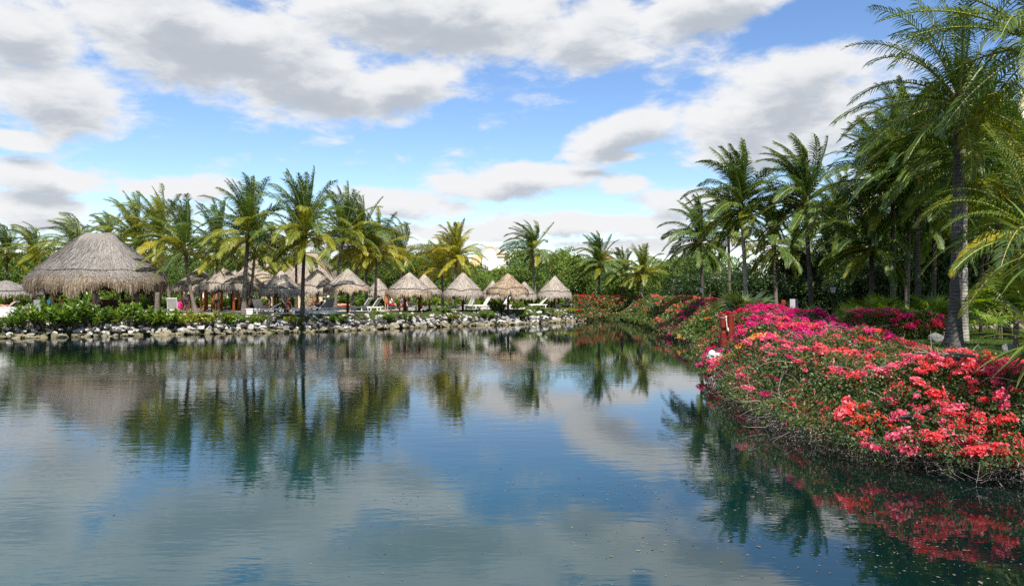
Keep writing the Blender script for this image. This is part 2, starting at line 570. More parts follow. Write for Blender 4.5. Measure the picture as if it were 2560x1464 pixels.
M['post_orange'] = plain('post_orange_timber', (0.42, 0.12, 0.022), 0.5, 0.4, 0.3, 5)
M['post_dark'] = plain('post_dark_timber', (0.050, 0.032, 0.022), 0.7, 0.3, 0.4, 5)
M['red_paint'] = plain('red_paint', (0.17, 0.018, 0.008), 0.5, 0.45, 0.3, 4)
M['rope'] = plain('rope', (0.62, 0.56, 0.47), 0.9, 0.1, 0.25, 30)


def mat_rock(name, stops, rough=0.9):
    m, nt, out = new_mat(name)
    t = nt.node('ShaderNodeTexCoord')
    oi = nt.node('ShaderNodeObjectInfo')
    v = nt.vmath('ADD', t.outputs['Object'], nt.vmath('SCALE', oi.outputs['Location']))
    n = nt.noise(v, 2.2, 6, 0.65, 0.4)
    n2 = nt.noise(v, 11, 4, 0.7)
    f = nt.math('ADD', nt.math('MULTIPLY', n, 0.75), nt.math('MULTIPLY', n2, 0.35))
    f = nt.math('MULTIPLY_ADD', nt.math('SUBTRACT', oi.outputs['Random'], 0.5), 0.18, f)
    c = nt.ramp(f, stops)
    principled(nt, out, c, rough, 0.25, nt.math('ADD', n, nt.math('MULTIPLY', n2, 0.5)), 0.12, 0.9)
    return m


M['rock'] = mat_rock('limestone', [(0.32, (0.045, 0.042, 0.040)), (0.43, (0.30, 0.285, 0.265)), (0.52, (0.58, 0.555, 0.52)), (0.8, (0.74, 0.71, 0.66))])
M['rock_dark'] = mat_rock('limestone_dark', [(0.40, (0.018, 0.017, 0.016)), (0.55, (0.075, 0.070, 0.066)), (0.72, (0.36, 0.35, 0.33))])
M['rock_wet'] = mat_rock('limestone_wet', [(0.34, (0.055, 0.048, 0.026)), (0.5, (0.23, 0.20, 0.12)), (0.75, (0.42, 0.38, 0.27))], 0.6)
M['rock_grey'] = mat_rock('boulder_grey', [(0.34, (0.09, 0.09, 0.088)), (0.55, (0.19, 0.19, 0.18)), (0.75, (0.33, 0.32, 0.30))])
M['white'] = plain('white_resin', (0.68, 0.68, 0.66), 0.4, 0.5, 0.04)
M['sling'] = plain('lounger_sling', (0.56, 0.52, 0.44), 0.7, 0.3, 0.08)
M['sling_grey'] = plain('lounger_sling_grey', (0.36, 0.36, 0.33), 0.7, 0.3, 0.08)  # cream sling backs turned from the sun: their shade put into the grey
M['sling_brown'] = plain('lounger_sling_brown', (0.10, 0.055, 0.040), 0.7, 0.3, 0.1)
M['concrete'] = plain('concrete', (0.62, 0.59, 0.53), 0.85, 0.2, 0.12, 3)
M['stucco'] = plain('stucco_cream', (0.56, 0.47, 0.31), 0.85, 0.2, 0.06, 2)
M['stucco_white'] = plain('stucco_white', (0.82, 0.79, 0.70), 0.85, 0.2, 0.03, 2)
M['stucco_yellow'] = plain('stucco_yellow', (0.68, 0.50, 0.26), 0.85, 0.2, 0.05, 2)
M['tile'] = plain('terracotta', (0.40, 0.17, 0.08), 0.8, 0.2, 0.2, 3)
M['black'] = plain('black_metal', (0.018, 0.018, 0.020), 0.4, 0.5, 0.1)
M['dark_panel'] = plain('dark_panel', (0.012, 0.013, 0.020), 0.35, 0.5, 0.1)
M['glass_dark'] = plain('window_dark', (0.015, 0.014, 0.014), 0.15, 0.6, 0.1)
M['lantern_glass'] = plain('lantern_glass', (0.55, 0.57, 0.60), 0.3, 0.5, 0.05)
M['print_grey'] = plain('print_grey', (0.30, 0.32, 0.36), 0.6, 0.3, 0.05)
M['bird'] = plain('bird_dark', (0.014, 0.012, 0.013), 0.5, 0.4, 0.2, 20)
M['bird_pale'] = plain('bird_pale', (0.22, 0.19, 0.10), 0.6, 0.3, 0.2, 20)
for k, c in dict(skin=(0.50, 0.25, 0.16), skin_tan=(0.34, 0.15, 0.085), skin_pink=(0.60, 0.33, 0.25), hair_dark=(0.020, 0.013, 0.010),
                 hair_auburn=(0.24, 0.060, 0.022), hair_blond=(0.40, 0.26, 0.11), cloth_blue=(0.060, 0.12, 0.24), cloth_white=(0.76, 0.76, 0.76),
                 cloth_black=(0.018, 0.018, 0.020), cloth_navy=(0.022, 0.030, 0.10), cloth_red=(0.42, 0.020, 0.050), cloth_grey=(0.22, 0.23, 0.25),
                 cloth_orange=(0.40, 0.12, 0.040), cloth_purple=(0.18, 0.03, 0.26), cloth_pink=(0.66, 0.30, 0.36), cloth_sky=(0.040, 0.36, 0.66),
                 cloth_teal=(0.03, 0.17, 0.20)).items():
    M[k] = plain(k, c, 0.6, 0.35, 0.08, 8)

# water ---------------------------------------------------------------
def mat_water():
    m, nt, out = new_mat('lake_water')
    t = nt.node('ShaderNodeTexCoord')
    o = t.outputs['Object']
    big = nt.noise(nt.mapping(o, scale=(0.055, 0.10, 1)), 1.0, 3, 0.55)
    mid = nt.noise(nt.mapping(o, rot=(0, 0, rad(-14)), scale=(1.15, 3.4, 1)), 1.0, 3, 0.55)
    fine = nt.noise(nt.mapping(o, rot=(0, 0, rad(9)), scale=(4.0, 9.5, 1)), 1.0, 2, 0.5)
    swell = nt.noise(nt.mapping(o, rot=(0, 0, rad(-20)), scale=(0.42, 0.95, 1)), 1.0, 2, 0.5)
    # wind patch on the left of the lake, calmer strip along the right bank
    pm = nt.mapping(o, (-8.5, 31.0, 0), (0, 0, rad(3)), (14.0, 5.0, 1), 'TEXTURE')
    gr = nt.node('ShaderNodeTexGradient', gradient_type='SPHERICAL')
    nt.l.new(pm, gr.inputs[0])
    wind = nt.smooth(nt.math('MULTIPLY_ADD', nt.math('SUBTRACT', big, 0.5), 0.8, gr.outputs['Fac']), 0.02, 0.75)
    sepx = nt.node('ShaderNodeSeparateXYZ')
    nt.l.new(o, sepx.inputs[0])
    calm = nt.smooth(nt.math('MULTIPLY_ADD', nt.math('SUBTRACT', big, 0.5), 9.0, sepx.outputs[0]), -7.0, 3.0, 0.72, 0.22)
    amp = nt.math('MULTIPLY', calm, nt.smooth(big, 0.30, 0.66, 0.55, 1.25))
    amp = nt.math('ADD', amp, nt.math('MULTIPLY', wind, 3.4))
    h = nt.math('ADD', nt.math('MULTIPLY', mid, 0.62), nt.math('ADD', nt.math('MULTIPLY', fine, 0.17), nt.math('MULTIPLY', swell, 0.5)))
    h = nt.math('MULTIPLY', h, amp)
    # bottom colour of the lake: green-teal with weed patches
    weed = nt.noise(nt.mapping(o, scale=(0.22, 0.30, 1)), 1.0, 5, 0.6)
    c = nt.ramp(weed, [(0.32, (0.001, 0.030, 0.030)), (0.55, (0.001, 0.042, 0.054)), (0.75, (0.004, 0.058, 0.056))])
    # bank shade and dark reflections put into base colour, right side and far out
    bank_dark = nt.smooth(nt.math('MULTIPLY_ADD', nt.math('SUBTRACT', weed, 0.5), 6.0, sepx.outputs[0]), -1.0, 5.0)
    far_dark = nt.smooth(nt.math('MULTIPLY_ADD', nt.math('SUBTRACT', weed, 0.5), 8.0, sepx.outputs[1]), 10.5, 18.5)
    c = nt.mix(nt.math('MAXIMUM', bank_dark, far_dark), c, (0.0014, 0.0085, 0.0080))
    p = nt.node('ShaderNodeBsdfPrincipled')
    nt.l.new(c, p.inputs['Base Color'])
    p.inputs['Roughness'].default_value = 0.015
    p.inputs['IOR'].default_value = 1.60
    b = nt.node('ShaderNodeBump')
    b.inputs['Distance'].default_value = 0.0105
    b.inputs['Strength'].default_value = 1.0
    nt.l.new(h, b.inputs['Height'])
    nt.l.new(b.outputs[0], p.inputs['Normal'])
    nt.l.new(p.outputs[0], out.inputs[0])
    return m


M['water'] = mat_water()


def mat_ground():
    m, nt, out = new_mat('ground_soil_grass')
    t = nt.node('ShaderNodeTexCoord')
    o = t.outputs['Object']
    n = nt.noise(o, 0.35, 5, 0.6)
    n2 = nt.noise(o, 9, 4, 0.65)
    f = nt.math('ADD', nt.math('MULTIPLY', n, 0.7), nt.math('MULTIPLY', n2, 0.4))
    c = nt.ramp(f, [(0.35, (0.050, 0.040, 0.024)), (0.52, (0.046, 0.056, 0.018)), (0.7, (0.050, 0.085, 0.018))])
    principled(nt, out, c, 0.95, 0.1, n2, 0.04, 0.8)
    return m


M['ground'] = mat_ground()
M['lawn'] = plain('lawn_turf', (0.060, 0.105, 0.020), 0.95, 0.1, 0.3, 5)


def mat_deck():
    m, nt, out = new_mat('deck_paving')
    t = nt.node('ShaderNodeTexCoord')
    o = t.outputs['Object']
    n = nt.noise(o, 0.6, 5, 0.6)
    n2 = nt.noise(o, 12, 4, 0.6)
    c = nt.ramp(nt.math('ADD', nt.math('MULTIPLY', n, 0.6), nt.math('MULTIPLY', n2, 0.4)),
                [(0.3, (0.36, 0.32, 0.26)), (0.7, (0.56, 0.52, 0.44))])
    principled(nt, out, c, 0.9, 0.2, n2, 0.01)
    return m


M['deck'] = mat_deck()

# ------------------------------------------------------------------ the lake and its banks
def waterline(px, py, z=0.0):
    D = F_PX * (EYE - z) / (py - 725.0)
    return ((px - 1280.0) / F_PX * D, D)


LEFT = [waterline(*q) for q in [(0, 846), (140, 843), (290, 840), (420, 837), (560, 834), (700, 832), (800, 829), (900, 825), (1000, 820),
                                (1100, 817), (1200, 813.5), (1300, 811), (1400, 806), (1465, 801.5), (1510, 798), (1550, 797.5)]]
RIGHT = [(11.6, 78.5), (11.4, 68), (11.1, 57.5), (10.3, 48.5), (10.0, 41.0), (8.7, 34.0), (7.3, 27.0), (6.3, 21.5), (5.9, 18.0), (6.0, 16.0),
         (6.5, 14.2), (7.2, 13.0), (8.3, 12.2), (10.5, 11.4), (14.0, 10.2), (24.0, 7.0), (60.0, 0.0)]
LAKE = np.array([(-70.0, 45.0)] + LEFT + RIGHT + [(60.0, -60.0), (-70.0, -60.0)])


def land(x, y):
    """signed distance to the shore: positive on land"""
    x = np.asarray(x, float).ravel()
    y = np.asarray(y, float).ravel()
    best = np.full(len(x), 1e9)
    ins = np.zeros(len(x), bool)
    A = LAKE
    B = np.roll(LAKE, -1, axis=0)
    for (ax, ay), (bx, by) in zip(A, B):
        ex, ey = bx - ax, by - ay
        t = np.clip(((x - ax) * ex + (y - ay) * ey) / (ex * ex + ey * ey), 0, 1)
        best = np.minimum(best, (x - ax - t * ex) ** 2 + (y - ay - t * ey) ** 2)
        c = (ay > y) != (by > y)
        with np.errstate(divide='ignore', invalid='ignore'):
            xi = ax + (y - ay) * ex / (ey if ey != 0 else 1e-9)
        ins ^= c & (x < xi)
    d = np.sqrt(best)
    return np.where(ins, -d, d)


DECK = 1.25
LAWN = 1.0


def sstep(v, a, b):
    t = np.clip((v - a) / (b - a), 0, 1)
    return t * t * (3 - 2 * t)


def ground_z(x, y, d=None):
    x = np.asarray(x, float).ravel()
    y = np.asarray(y, float).ravel()
    if d is None:
        d = land(x, y)
    right = sstep(x, 6.5, 10.5) * (y < 90) + (y < 44) * 1.0
    right = np.clip(right, 0, 1)
    zl = -0.9 + (DECK + 0.9) * sstep(d, -0.3, 1.5)
    zr = -0.9 + (LAWN + 0.9) * sstep(d, -0.8, 3.0)
    return zl * (1 - right) + zr * right


def grid_mesh(xs, ys, zf, keep=None):
    X, Y = np.meshgrid(xs, ys)
    Z = zf(X, Y).reshape(X.shape)
    V = np.stack([X.ravel(), Y.ravel(), Z.ravel()], -1)
    nx, ny = len(xs), len(ys)
    i = np.arange(ny - 1)[:, None] * nx + np.arange(nx - 1)[None, :]
    Fq = np.stack([i, i + 1, i + nx + 1, i + nx], -1).reshape(-1, 4)
    return V, Fq


xs = np.concatenate([np.linspace(-2600, -90, 16), np.arange(-84, 48, 0.75), np.linspace(60, 2600, 16)])
ys = np.concatenate([np.linspace(-400, -70, 8), np.arange(-60, 0, 6), np.arange(0, 100, 0.75), np.linspace(106, 3600, 20)])
V, Fq = grid_mesh(xs, ys, lambda X, Y: ground_z(X, Y))
b = MB()
b.add(V, Fq)
o = b.build('ground', M['ground'], smooth=True)
tag(o, 'dark soil and grass of the lake banks', kind='structure')

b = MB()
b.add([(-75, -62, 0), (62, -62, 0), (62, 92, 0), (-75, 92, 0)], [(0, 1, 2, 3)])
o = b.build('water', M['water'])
tag(o, 'rippled blue green lake mirroring sky and palms', kind='structure')

# paved deck of the far shore, a ribbon that follows the shore
sh = np.array([(-70.0, 45.0)] + LEFT[:14])
nrm = np.gradient(sh, axis=0)
nrm = np.stack([-nrm[:, 1], nrm[:, 0]], -1)
nrm /= np.linalg.norm(nrm, axis=1)[:, None]
b = MB()
rows = [np.c_[sh + nrm * s_, np.full(len(sh), DECK + 0.006)] for s_ in (2.6, 12.0, 24.0)]
V = np.concatenate(rows)
n = len(sh)
Fq = [(r * n + i, r * n + i + 1, (r + 1) * n + i + 1, (r + 1) * n + i) for r in range(2) for i in range(n - 1)]
b.add(V, Fq)
o = b.build('pavement', M['deck'])
tag(o, 'pale sandy paving of the sun deck on the far shore', kind='structure')


def far_deck(px, off):
    """a point of the deck seen at column px, off metres behind the far waterline"""
    L = np.array([(-70.0, 45.0)] + LEFT[:15])
    sl = (px - 1280.0) / F_PX
    r = L[:, 0] / L[:, 1]
    D = float(np.interp(sl, r, L[:, 1])) + off
    return (sl * D, D, DECK)


# lawn
b = MB()
gx = np.arange(10.5, 40, 0.75)
gy = np.arange(18, 62, 0.75)
X, Y = np.meshgrid(gx, gy)
V, Fq = grid_mesh(gx, gy, lambda X, Y: ground_z(X, Y) + 0.006)
dl = land(V[:, 0], V[:, 1])
ok = (dl > 3.6)
Fq = Fq[ok[Fq].all(axis=1)]
b.add(V, Fq)
o = b.build('lawn', M['lawn'])
tag(o, 'mown green lawn behind the flowering bank', kind='structure')

gn = 26000
gxy = np.c_[RNG.uniform(12, 24, gn), RNG.uniform(21, 40, gn)]
gxy = gxy[land(gxy[:, 0], gxy[:, 1]) > 4.2]
gn = len(gxy)
a = RNG.uniform(0, 2 * np.pi, gn)
hgt = RNG.uniform(0.05, 0.11, gn)
base = np.c_[gxy, np.full(gn, LAWN + 0.004)]
wv = np.c_[np.cos(a), np.sin(a), np.zeros(gn)] * 0.012
tip = base + np.c_[RNG.normal(0, 0.03, (gn, 2)), hgt]
V = np.stack([base - wv, base + wv, tip], 1).reshape(-1, 3)
b = MB()
b.add(V, np.arange(gn * 3).reshape(-1, 3))
o = b.build('lawn_grass', M['grass'])
tag(o, 'short green grass blades of the lawn around the tall palm', 'grass', kind='stuff')

# ------------------------------------------------------------------ leaves
def leaf_quads(b, pos, d, nrm, L, W, m=0, fold=0.18):
    """many folded diamond leaves: pos base, d direction, nrm face normal"""
    d = d / (np.linalg.norm(d, axis=1)[:, None] + 1e-9)
    s = np.cross(d, nrm)
    s /= np.linalg.norm(s, axis=1)[:, None] + 1e-9
    up = np.cross(s, d)
    L = np.asarray(L)[:, None]
    W = np.asarray(W)[:, None]
    p0 = pos
    p1 = pos + d * L * 0.42 + s * W * 0.5 + up * W * fold
    p2 = pos + d * L - up * L * 0.06
    p3 = pos + d * L * 0.42 - s * W * 0.5 + up * W * fold
    n = len(pos)
    V = np.stack([p0, p1, p2, p3], 1).reshape(-1, 3)
    i = np.arange(n)[:, None] * 4
    F = np.concatenate([i + np.array([[0, 1, 2]]), i + np.array([[0, 2, 3]])])
    b.add(V, F, m)


def rand_dirs(n):
    v = RNG.normal(size=(n, 3))
    return v / np.linalg.norm(v, axis=1)[:, None]


def twig_path(p, d, L, n=6, wander=0.35, grav=0.0):
    pts = [np.array(p, float)]
    d = np.array(d, float)
    for k in range(n):
        d = d + RNG.normal(0, wander, 3) + np.array([0, 0, -grav])
        d /= np.linalg.norm(d)
        pts.append(pts[-1] + d * L / n)
    return np.array(pts)


# ------------------------------------------------------------------ thatched roofs
def thatch_roof(R, H, ridge=0.0, strands=700, seed=0, mats=(0, 1), squash=1.0, sag=0.0, sides=40, seam_at=0.70):
    """returns meshes: roof (shell + straw), skirt (hanging straw), rope"""
    rng = np.random.default_rng(seed)
    prof_r = np.array([0.015, 0.10, 0.22, 0.42, 0.62, 0.80, 0.92, 0.985, 1.0])
    prof_z = np.array([1.0, 0.940, 0.83, 0.64, 0.46, 0.290, 0.165, 0.080, 0.0])

    def surf(th, u, lift=0.0):
        r = np.interp(u, np.linspace(0, 1, 9), prof_r)
        z = np.interp(u, np.linspace(0, 1, 9), prof_z)
        wob = 1 + 0.03 * np.sin(3 * th + seed) + 0.02 * np.sin(5 * th + seed * 2.3)
        r = r * wob
        x = R * r * np.cos(th) + ridge * np.clip(np.cos(th) * 2.2, -1, 1)
        y = R * squash * r * np.sin(th)
        zz = H * z + 0.025 * H * np.sin(4 * th + 7 * u + seed)
        nx, ny, nz = np.cos(th) * 0.7, np.sin(th) * 0.7, np.full_like(th, 0.7)
        return np.stack([x + nx * lift, y + ny * lift, zz + nz * lift], -1)

    th = np.arange(sides) * 2 * np.pi / sides
    roof = MB()
    us = np.linspace(0, 1, 12)
    T, U = np.meshgrid(th, us)
    Vv = surf(T.ravel(), U.ravel())
    ii = np.arange(11)[:, None] * sides
    jj = np.arange(sides)[None, :]
    kk = (jj + 1) % sides
    Fv = np.stack([ii + jj, ii + sides + jj, ii + sides + kk, ii + kk], -1).reshape(-1, 4)
    roof.add(Vv, Fv, 0)
    roof.big.append((list(range(sides)), 0))
    # under side
    under = np.concatenate([surf(th, np.full(sides, 1.0)) * np.array([0.97, 0.97, 1]), surf(th, np.full(sides, 0.55)) - np.array([0, 0, 0.22 * H]),
                            surf(th, np.full(sides, 0.08)) - np.array([0, 0, 0.25 * H])])
    ii = np.arange(2)[:, None] * sides
    roof.add(under, np.stack([ii + jj, ii + kk, ii + sides + kk, ii + sides + jj], -1).reshape(-1, 4), 1)
    # straw lying down the slope
    n = strands
    t0 = rng.uniform(0, 2 * np.pi, n)
    u0 = np.sqrt(rng.uniform(0.02, 0.85, n))
    du = rng.uniform(0.06, 0.16, n)
    dt = rng.normal(0, 0.03, n)
    wdt = rng.uniform(0.5, 1.3, n) * 0.026
    A0 = surf(t0, u0, 0.012)
    A1 = surf(t0 + dt, np.minimum(u0 + du, 1.0), 0.045 * (0.4 + rng.uniform(0, 1)))
    sd = np.stack([-np.sin(t0), np.cos(t0), np.zeros(n)], -1) * wdt[:, None]
    lift = rng.uniform(0.0, 0.03, n)[:, None] * np.stack([np.cos(t0), np.sin(t0), np.ones(n)], -1)
    Vs = np.stack([A0 - sd, A0 + sd, A1 + sd * 0.5 + lift, A1 - sd * 0.5 + lift], 1).reshape(-1, 3)
    roof.add(Vs, np.arange(n * 4).reshape(-1, 4), 0)
    # hanging skirt
    sk = MB()
    n = int(strands * 1.1)
    t0 = rng.uniform(0, 2 * np.pi, n)
    u0 = rng.uniform(0.74, 1.0, n)
    ln = (0.20 + 0.10 * np.sin(t0 * 4 + seed) + rng.uniform(0, 0.16, n)) * H * 0.75
    A0 = surf(t0, u0, 0.03)
    A1 = surf(t0 + rng.normal(0, 0.02, n), np.ones(n), 0.05)
    out = np.stack([np.cos(t0), np.sin(t0), np.zeros(n)], -1)
    A1 = A1 + out * rng.uniform(-0.06, 0.01, n)[:, None] * R
    A1[:, 2] -= ln * rng.uniform(0.3, 1.0, n) * (1 + 0.25 * np.sin(t0 * 9 + seed) + 0.2 * np.sin(t0 * 23))
    Am = (A0 + A1) / 2 + out * 0.02 * R
    wdt = rng.uniform(0.5, 1.4, n) * 0.030 * (0.7 + 0.3 * R / 1.8)
    sd = np.stack([-np.sin(t0), np.cos(t0), np.zeros(n)], -1) * wdt[:, None]
    Vs = np.stack([A0 - sd, A0 + sd, Am + sd, Am - sd, A1 + sd * .35, A1 - sd * .35], 1).reshape(-1, 3)
    i = np.arange(n)[:, None] * 6
    sk.add(Vs, np.concatenate([i + np.array([[0, 1, 2, 3]]), i + np.array([[3, 2, 4, 5]])]), 0)
    # rope that ties the straw
    rp = MB()
    tt = np.linspace(0, 2 * np.pi, 49)
    uu = seam_at + 0.022 * np.sin(tt * 5 + seed) + 0.015 * np.sin(tt * 9 + 2 * seed)
    rp.tube(surf(tt, uu, 0.055), 0.026 * (0.75 + 0.25 * R / 1.8), 5, 0, False)
    return roof, sk, rp


def make_palapa(name, px, apex_py, rim_py, width_px, D, label, variant, posts, mat='thatch', post_mat='post_red', ground=DECK,
                ridge=0.0, strands=700, seed=0, cat='thatched umbrella', group='thatched umbrellas on the sun deck', skirt=None, squash=1.0):
    ax, ay, az_ = P(px, apex_py, D)
    rimz = P(px, rim_py, D)[2]
    R = width_px / F_PX * D / 2 - ridge
    H = az_ - rimz
    root = empty(name, (ax, ay, ground), 0.0)
    tag(root, label, cat, group)
    roof, sk, rp = thatch_roof(R, H * 0.94, ridge, strands, seed, squash=squash)
    off = rimz - ground + 0.06 * H
    spin = 0.0 if ridge else variant * 1.3
    r1 = roof.build('thatch_roof', [M[mat], M['thatch_under']], root)
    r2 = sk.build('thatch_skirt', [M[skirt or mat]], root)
    r3 = rp.build('rope', [M['rope_dark']], root)
    for q in (r1, r2, r3):
        q.location = (0, 0, off)
        q.rotation_euler = (0, 0, spin)
    for (x, y, r) in posts:
        pb = MB()
        top = off + H * 0.55 * max(0.0, 1 - math.hypot(x, y) / (R + ridge)) + 0.03
        pb.tube([(x, y, -0.05), (x + 0.01, y, top * 0.5), (x, y, top)], [r * 1.08, r, r * 0.95], 10)
        pb.build('post', [M[post_mat]], root, True)
    if len(posts) == 1:
        for k in range(4):
            aa = k * math.pi / 2 + 0.5
            bb = MB()
            bb.tube([(0.05 * math.cos(aa), 0.05 * math.sin(aa), off - 0.25), (R * 0.6 * math.cos(aa), R * 0.6 * math.sin(aa), off + 0.22 * H)], 0.035, 5)
            bb.build('brace', [M[post_mat]], root)
    return root


def ring_posts(r, n, rad_, ph=0.4, rx=None):
    rx = rx or r
    return [(rx * math.cos(ph + k * 2 * math.pi / n), r * math.sin(ph + k * 2 * math.pi / n), rad_) for k in range(n)]


make_palapa('palapa', 246, 584, 712, 322, 58.5, 'large grey thatched palapa with short ridge, widest roof on the left shore', 0,
            ring_posts(3.4, 9, 0.12, 0.15, 4.3), 'thatch_grey', 'post_dark', ridge=0.85, strands=9000, seed=3, cat='palapa', group='thatched palapas',
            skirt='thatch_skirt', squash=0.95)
one = [(0, 0, 0.10)]
UMB = [
    ('thatch_grey', 15, 701, 737, 165, 66, 'grey thatched umbrella cut by the left picture edge', one),
    ('thatch_grey', 64, 706, 738, 110, 74, 'grey thatched umbrella half hidden behind the large palapa at its left', one),
    ('thatch', 496, 671, 726, 122, 70, 'beige thatched palapa on red posts just right of the large palapa', ring_posts(1.5, 5, 0.10, 0.2)),
    ('thatch', 556, 668, 723, 118, 66, 'thatched palapa with broad blunt top behind the bare backed standing man', ring_posts(1.4, 5, 0.10, 0.7)),
    ('thatch', 614, 676, 722, 98, 72, 'thatched palapa crossed by two palm trunks in front of the cream building', ring_posts(1.2, 4, 0.09, 0.4)),
    ('thatch', 703, 677, 735, 108, 63, 'thatched umbrella over the woman in black bikini', ring_posts(0.55, 4, 0.08, 0.8)),
    ('thatch', 793, 673, 730, 104, 68, 'thatched umbrella right of the tall palm, half behind its neighbour', one),
    ('thatch+', 869, 672, 727, 114, 62, 'golden fringed thatched umbrella between two pale palm trunks', one),
    ('thatch', 946, 696, 737, 60, 80, 'small thatched umbrella set back behind a thin ringed trunk', one),
    ('thatch+', 1024, 681, 738, 116, 66, 'broad thatched umbrella over the bare backed man and the seated group', ring_posts(0.8, 3, 0.11, 0.1)),
    ('thatch', 1060, 686, 735, 88, 74, 'thatched umbrella peeping out right of the broad one beside the seated group', ring_posts(0.5, 3, 0.09, 0.1)),
    ('thatch', 1157, 682, 740, 104, 69, 'thatched umbrella with torn dark gap at its front edge under the yellow palm', one),
    ('thatch', 1232, 701, 743, 60, 84, 'small thatched umbrella behind the left side of the umbrella below the white arch', one),
    ('thatch_gold', 1270, 684, 734, 104, 70, 'thatched umbrella on a stout red post below the white arched building', one),
    ('thatch', 1311, 704, 745, 66, 84, 'small thatched umbrella behind the right side of the one below the white arch', one),
    ('thatch', 1387, 690, 742, 86, 79, 'rightmost thatched umbrella, steep and bell shaped, beside the trees', ring_posts(0.4, 3, 0.09, 0.3)),
]
for i, (mt, px, ap, rp_, wd, D, lab, posts) in enumerate(UMB):
    pm = 'post_orange' if i in (2, 3) else 'post_red'
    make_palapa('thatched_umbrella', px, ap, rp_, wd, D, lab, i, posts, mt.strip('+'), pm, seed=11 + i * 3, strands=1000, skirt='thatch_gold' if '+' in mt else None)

# ------------------------------------------------------------------ cream building with thatched hip roofs behind the deck
def hip_roof(b, x0, x1, y0, y1, z0, z1, inset, m=0, rng=RNG, strands=1500):
    ry = (y0 + y1) / 2
    A = [(x0, y0, z0), (x1, y0, z0), (x1, y1, z0), (x0, y1, z0), (x0 + inset, ry, z1), (x1 - inset, ry, z1)]
    b.add(A, [(0, 1, 5, 4), (1, 2, 5), (2, 3, 4, 5), (3, 0, 4), (3, 2, 1, 0)], m)
    # straw on the two faces that show
    for quad in ((0, 1, 5, 4), (3, 0, 4, 4), (1, 2, 5, 5)):
        a, c, d, e = [np.array(A[q], float) for q in quad]
        n = strands // 3
        u = rng.uniform(0, 1, n)[:, None]
        v = rng.uniform(0.03, 0.95, n)[:, None]
        lo = a + (c - a) * u
        hi = e + (d - e) * u
        nm = np.cross(c - a, e - a)
        nm /= np.linalg.norm(nm)
        p = lo + (hi - lo) * v + nm * 0.02
        q = lo + (hi - lo) * np.maximum(v - 0.12, -0.05) + nm * rng.uniform(0.03, 0.10, n)[:, None]
        s = (c - a) / np.linalg.norm(c - a) * rng.uniform(0.02, 0.05, n)[:, None]
        b.add(np.stack([p - s, p + s, q + s * .6, q - s * .6], 1).reshape(-1, 3), np.arange(n * 4).reshape(-1, 4), m)


bd = empty('thatched_building', (P(690, 725, 88)[0], 88.0, DECK))
tag(bd, 'cream building with two thatched hip roofs behind the umbrellas', 'building')
kx = 88 / F_PX
wl = MB()
wl.box((-5.4, 3.0, 1.25), (9.6, 6.0, 2.5))
wl.build('wall', M['stucco'], bd)
wl = MB()
wl.box((2.4, 2.2, 1.35), (6.6, 5.0, 2.7))
wl.build('wall', M['stucco'], bd)
r_ = MB()
hip_roof(r_, -6.6, 1.6, -1.0, 7.0, 2.3, 5.5, 3.3)
r_.build('roof', M['thatch_far'], bd)
r_ = MB()
hip_roof(r_, -0.4, 6.9, -1.4, 5.8, 2.45, 6.0, 3.0)
r_.build('roof', M['thatch_far'], bd)
for x, z, w_, h_ in ((-8.6, 1.45, 1.2, 1.5), (-6.9, 1.45, 1.3, 1.5), (-4.6, 1.45, 1.5, 1.5), (-2.9, 1.45, 1.1, 1.5)):
    wb = MB()
    wb.box((x, -0.03, z), (w_, 0.10, h_))
    fr = wb.build('window', M['stucco_white'], bd)
    g_ = MB()
    g_.box((x, -0.09, z), (w_ - 0.16, 0.04, h_ - 0.16))
    g_.build('pane', M['glass_dark'], fr)
for x in (0.2, 4.3):
    wb = MB()
    wb.box((x, -0.32, 1.05), (1.0, 0.08, 2.1))
    wb.build('door', M['post_dark'], bd)
wb = MB()
wb.box((-3.75, -0.03, 1.8), (0.42, 0.06, 0.5))
wb.build('notice_board', M['post_dark'], bd)
wb = MB()
wb.box((-6.4, -0.25, 0.75), (6.6, 0.28, 0.22))
wb.build('ledge', M['stucco_white'], bd)

gb = empty('curved_garden_wall', (P(766, 725, 74)[0], 74.0, DECK))
tag(gb, 'low cream garden wall with rounded top behind the tall palm', 'garden wall')
cb = MB()
pts = [(-0.9, 0, 0)] + [(-0.9 + 1.25 * (1 - math.cos(t)) * 1.0, 0, 1.55 - 0.0 + 0.0) for t in ()]
prof = [(-1.1, 0.0), (1.15, 0.0), (1.15, 0.85), (0.95, 1.0)] + [(0.95 - 1.0 * (1 - math.cos(t)), 1.0 + 0.62 * math.sin(t)) for t in np.linspace(0.2, math.pi / 2, 6)] + [(-1.1, 1.62)]
nP = len(prof)
Vp = [(x, 0.0, z) for x, z in prof] + [(x, 0.3, z) for x, z in prof]
cb.add(Vp, [tuple(range(nP)), tuple(range(2 * nP - 1, nP - 1, -1))] + [(i + nP, (i + 1) % nP + nP, (i + 1) % nP, i) for i in range(nP)])
cb.build('wall', M['stucco'], gb)
cb = MB()
cb.box((0.72, -0.03, 0.75), (0.34, 0.06, 0.42))
cb.build('wall_plaque', M['tile'], gb)

# white arched building far off among the trees
ab = empty('arched_building', (P(1225, 725, 165)[0], 165.0, DECK))
tag(ab, 'white building with big cream arch rising over the tree tops', 'building')
s165 = 165 / F_PX
zt = EYE - DECK


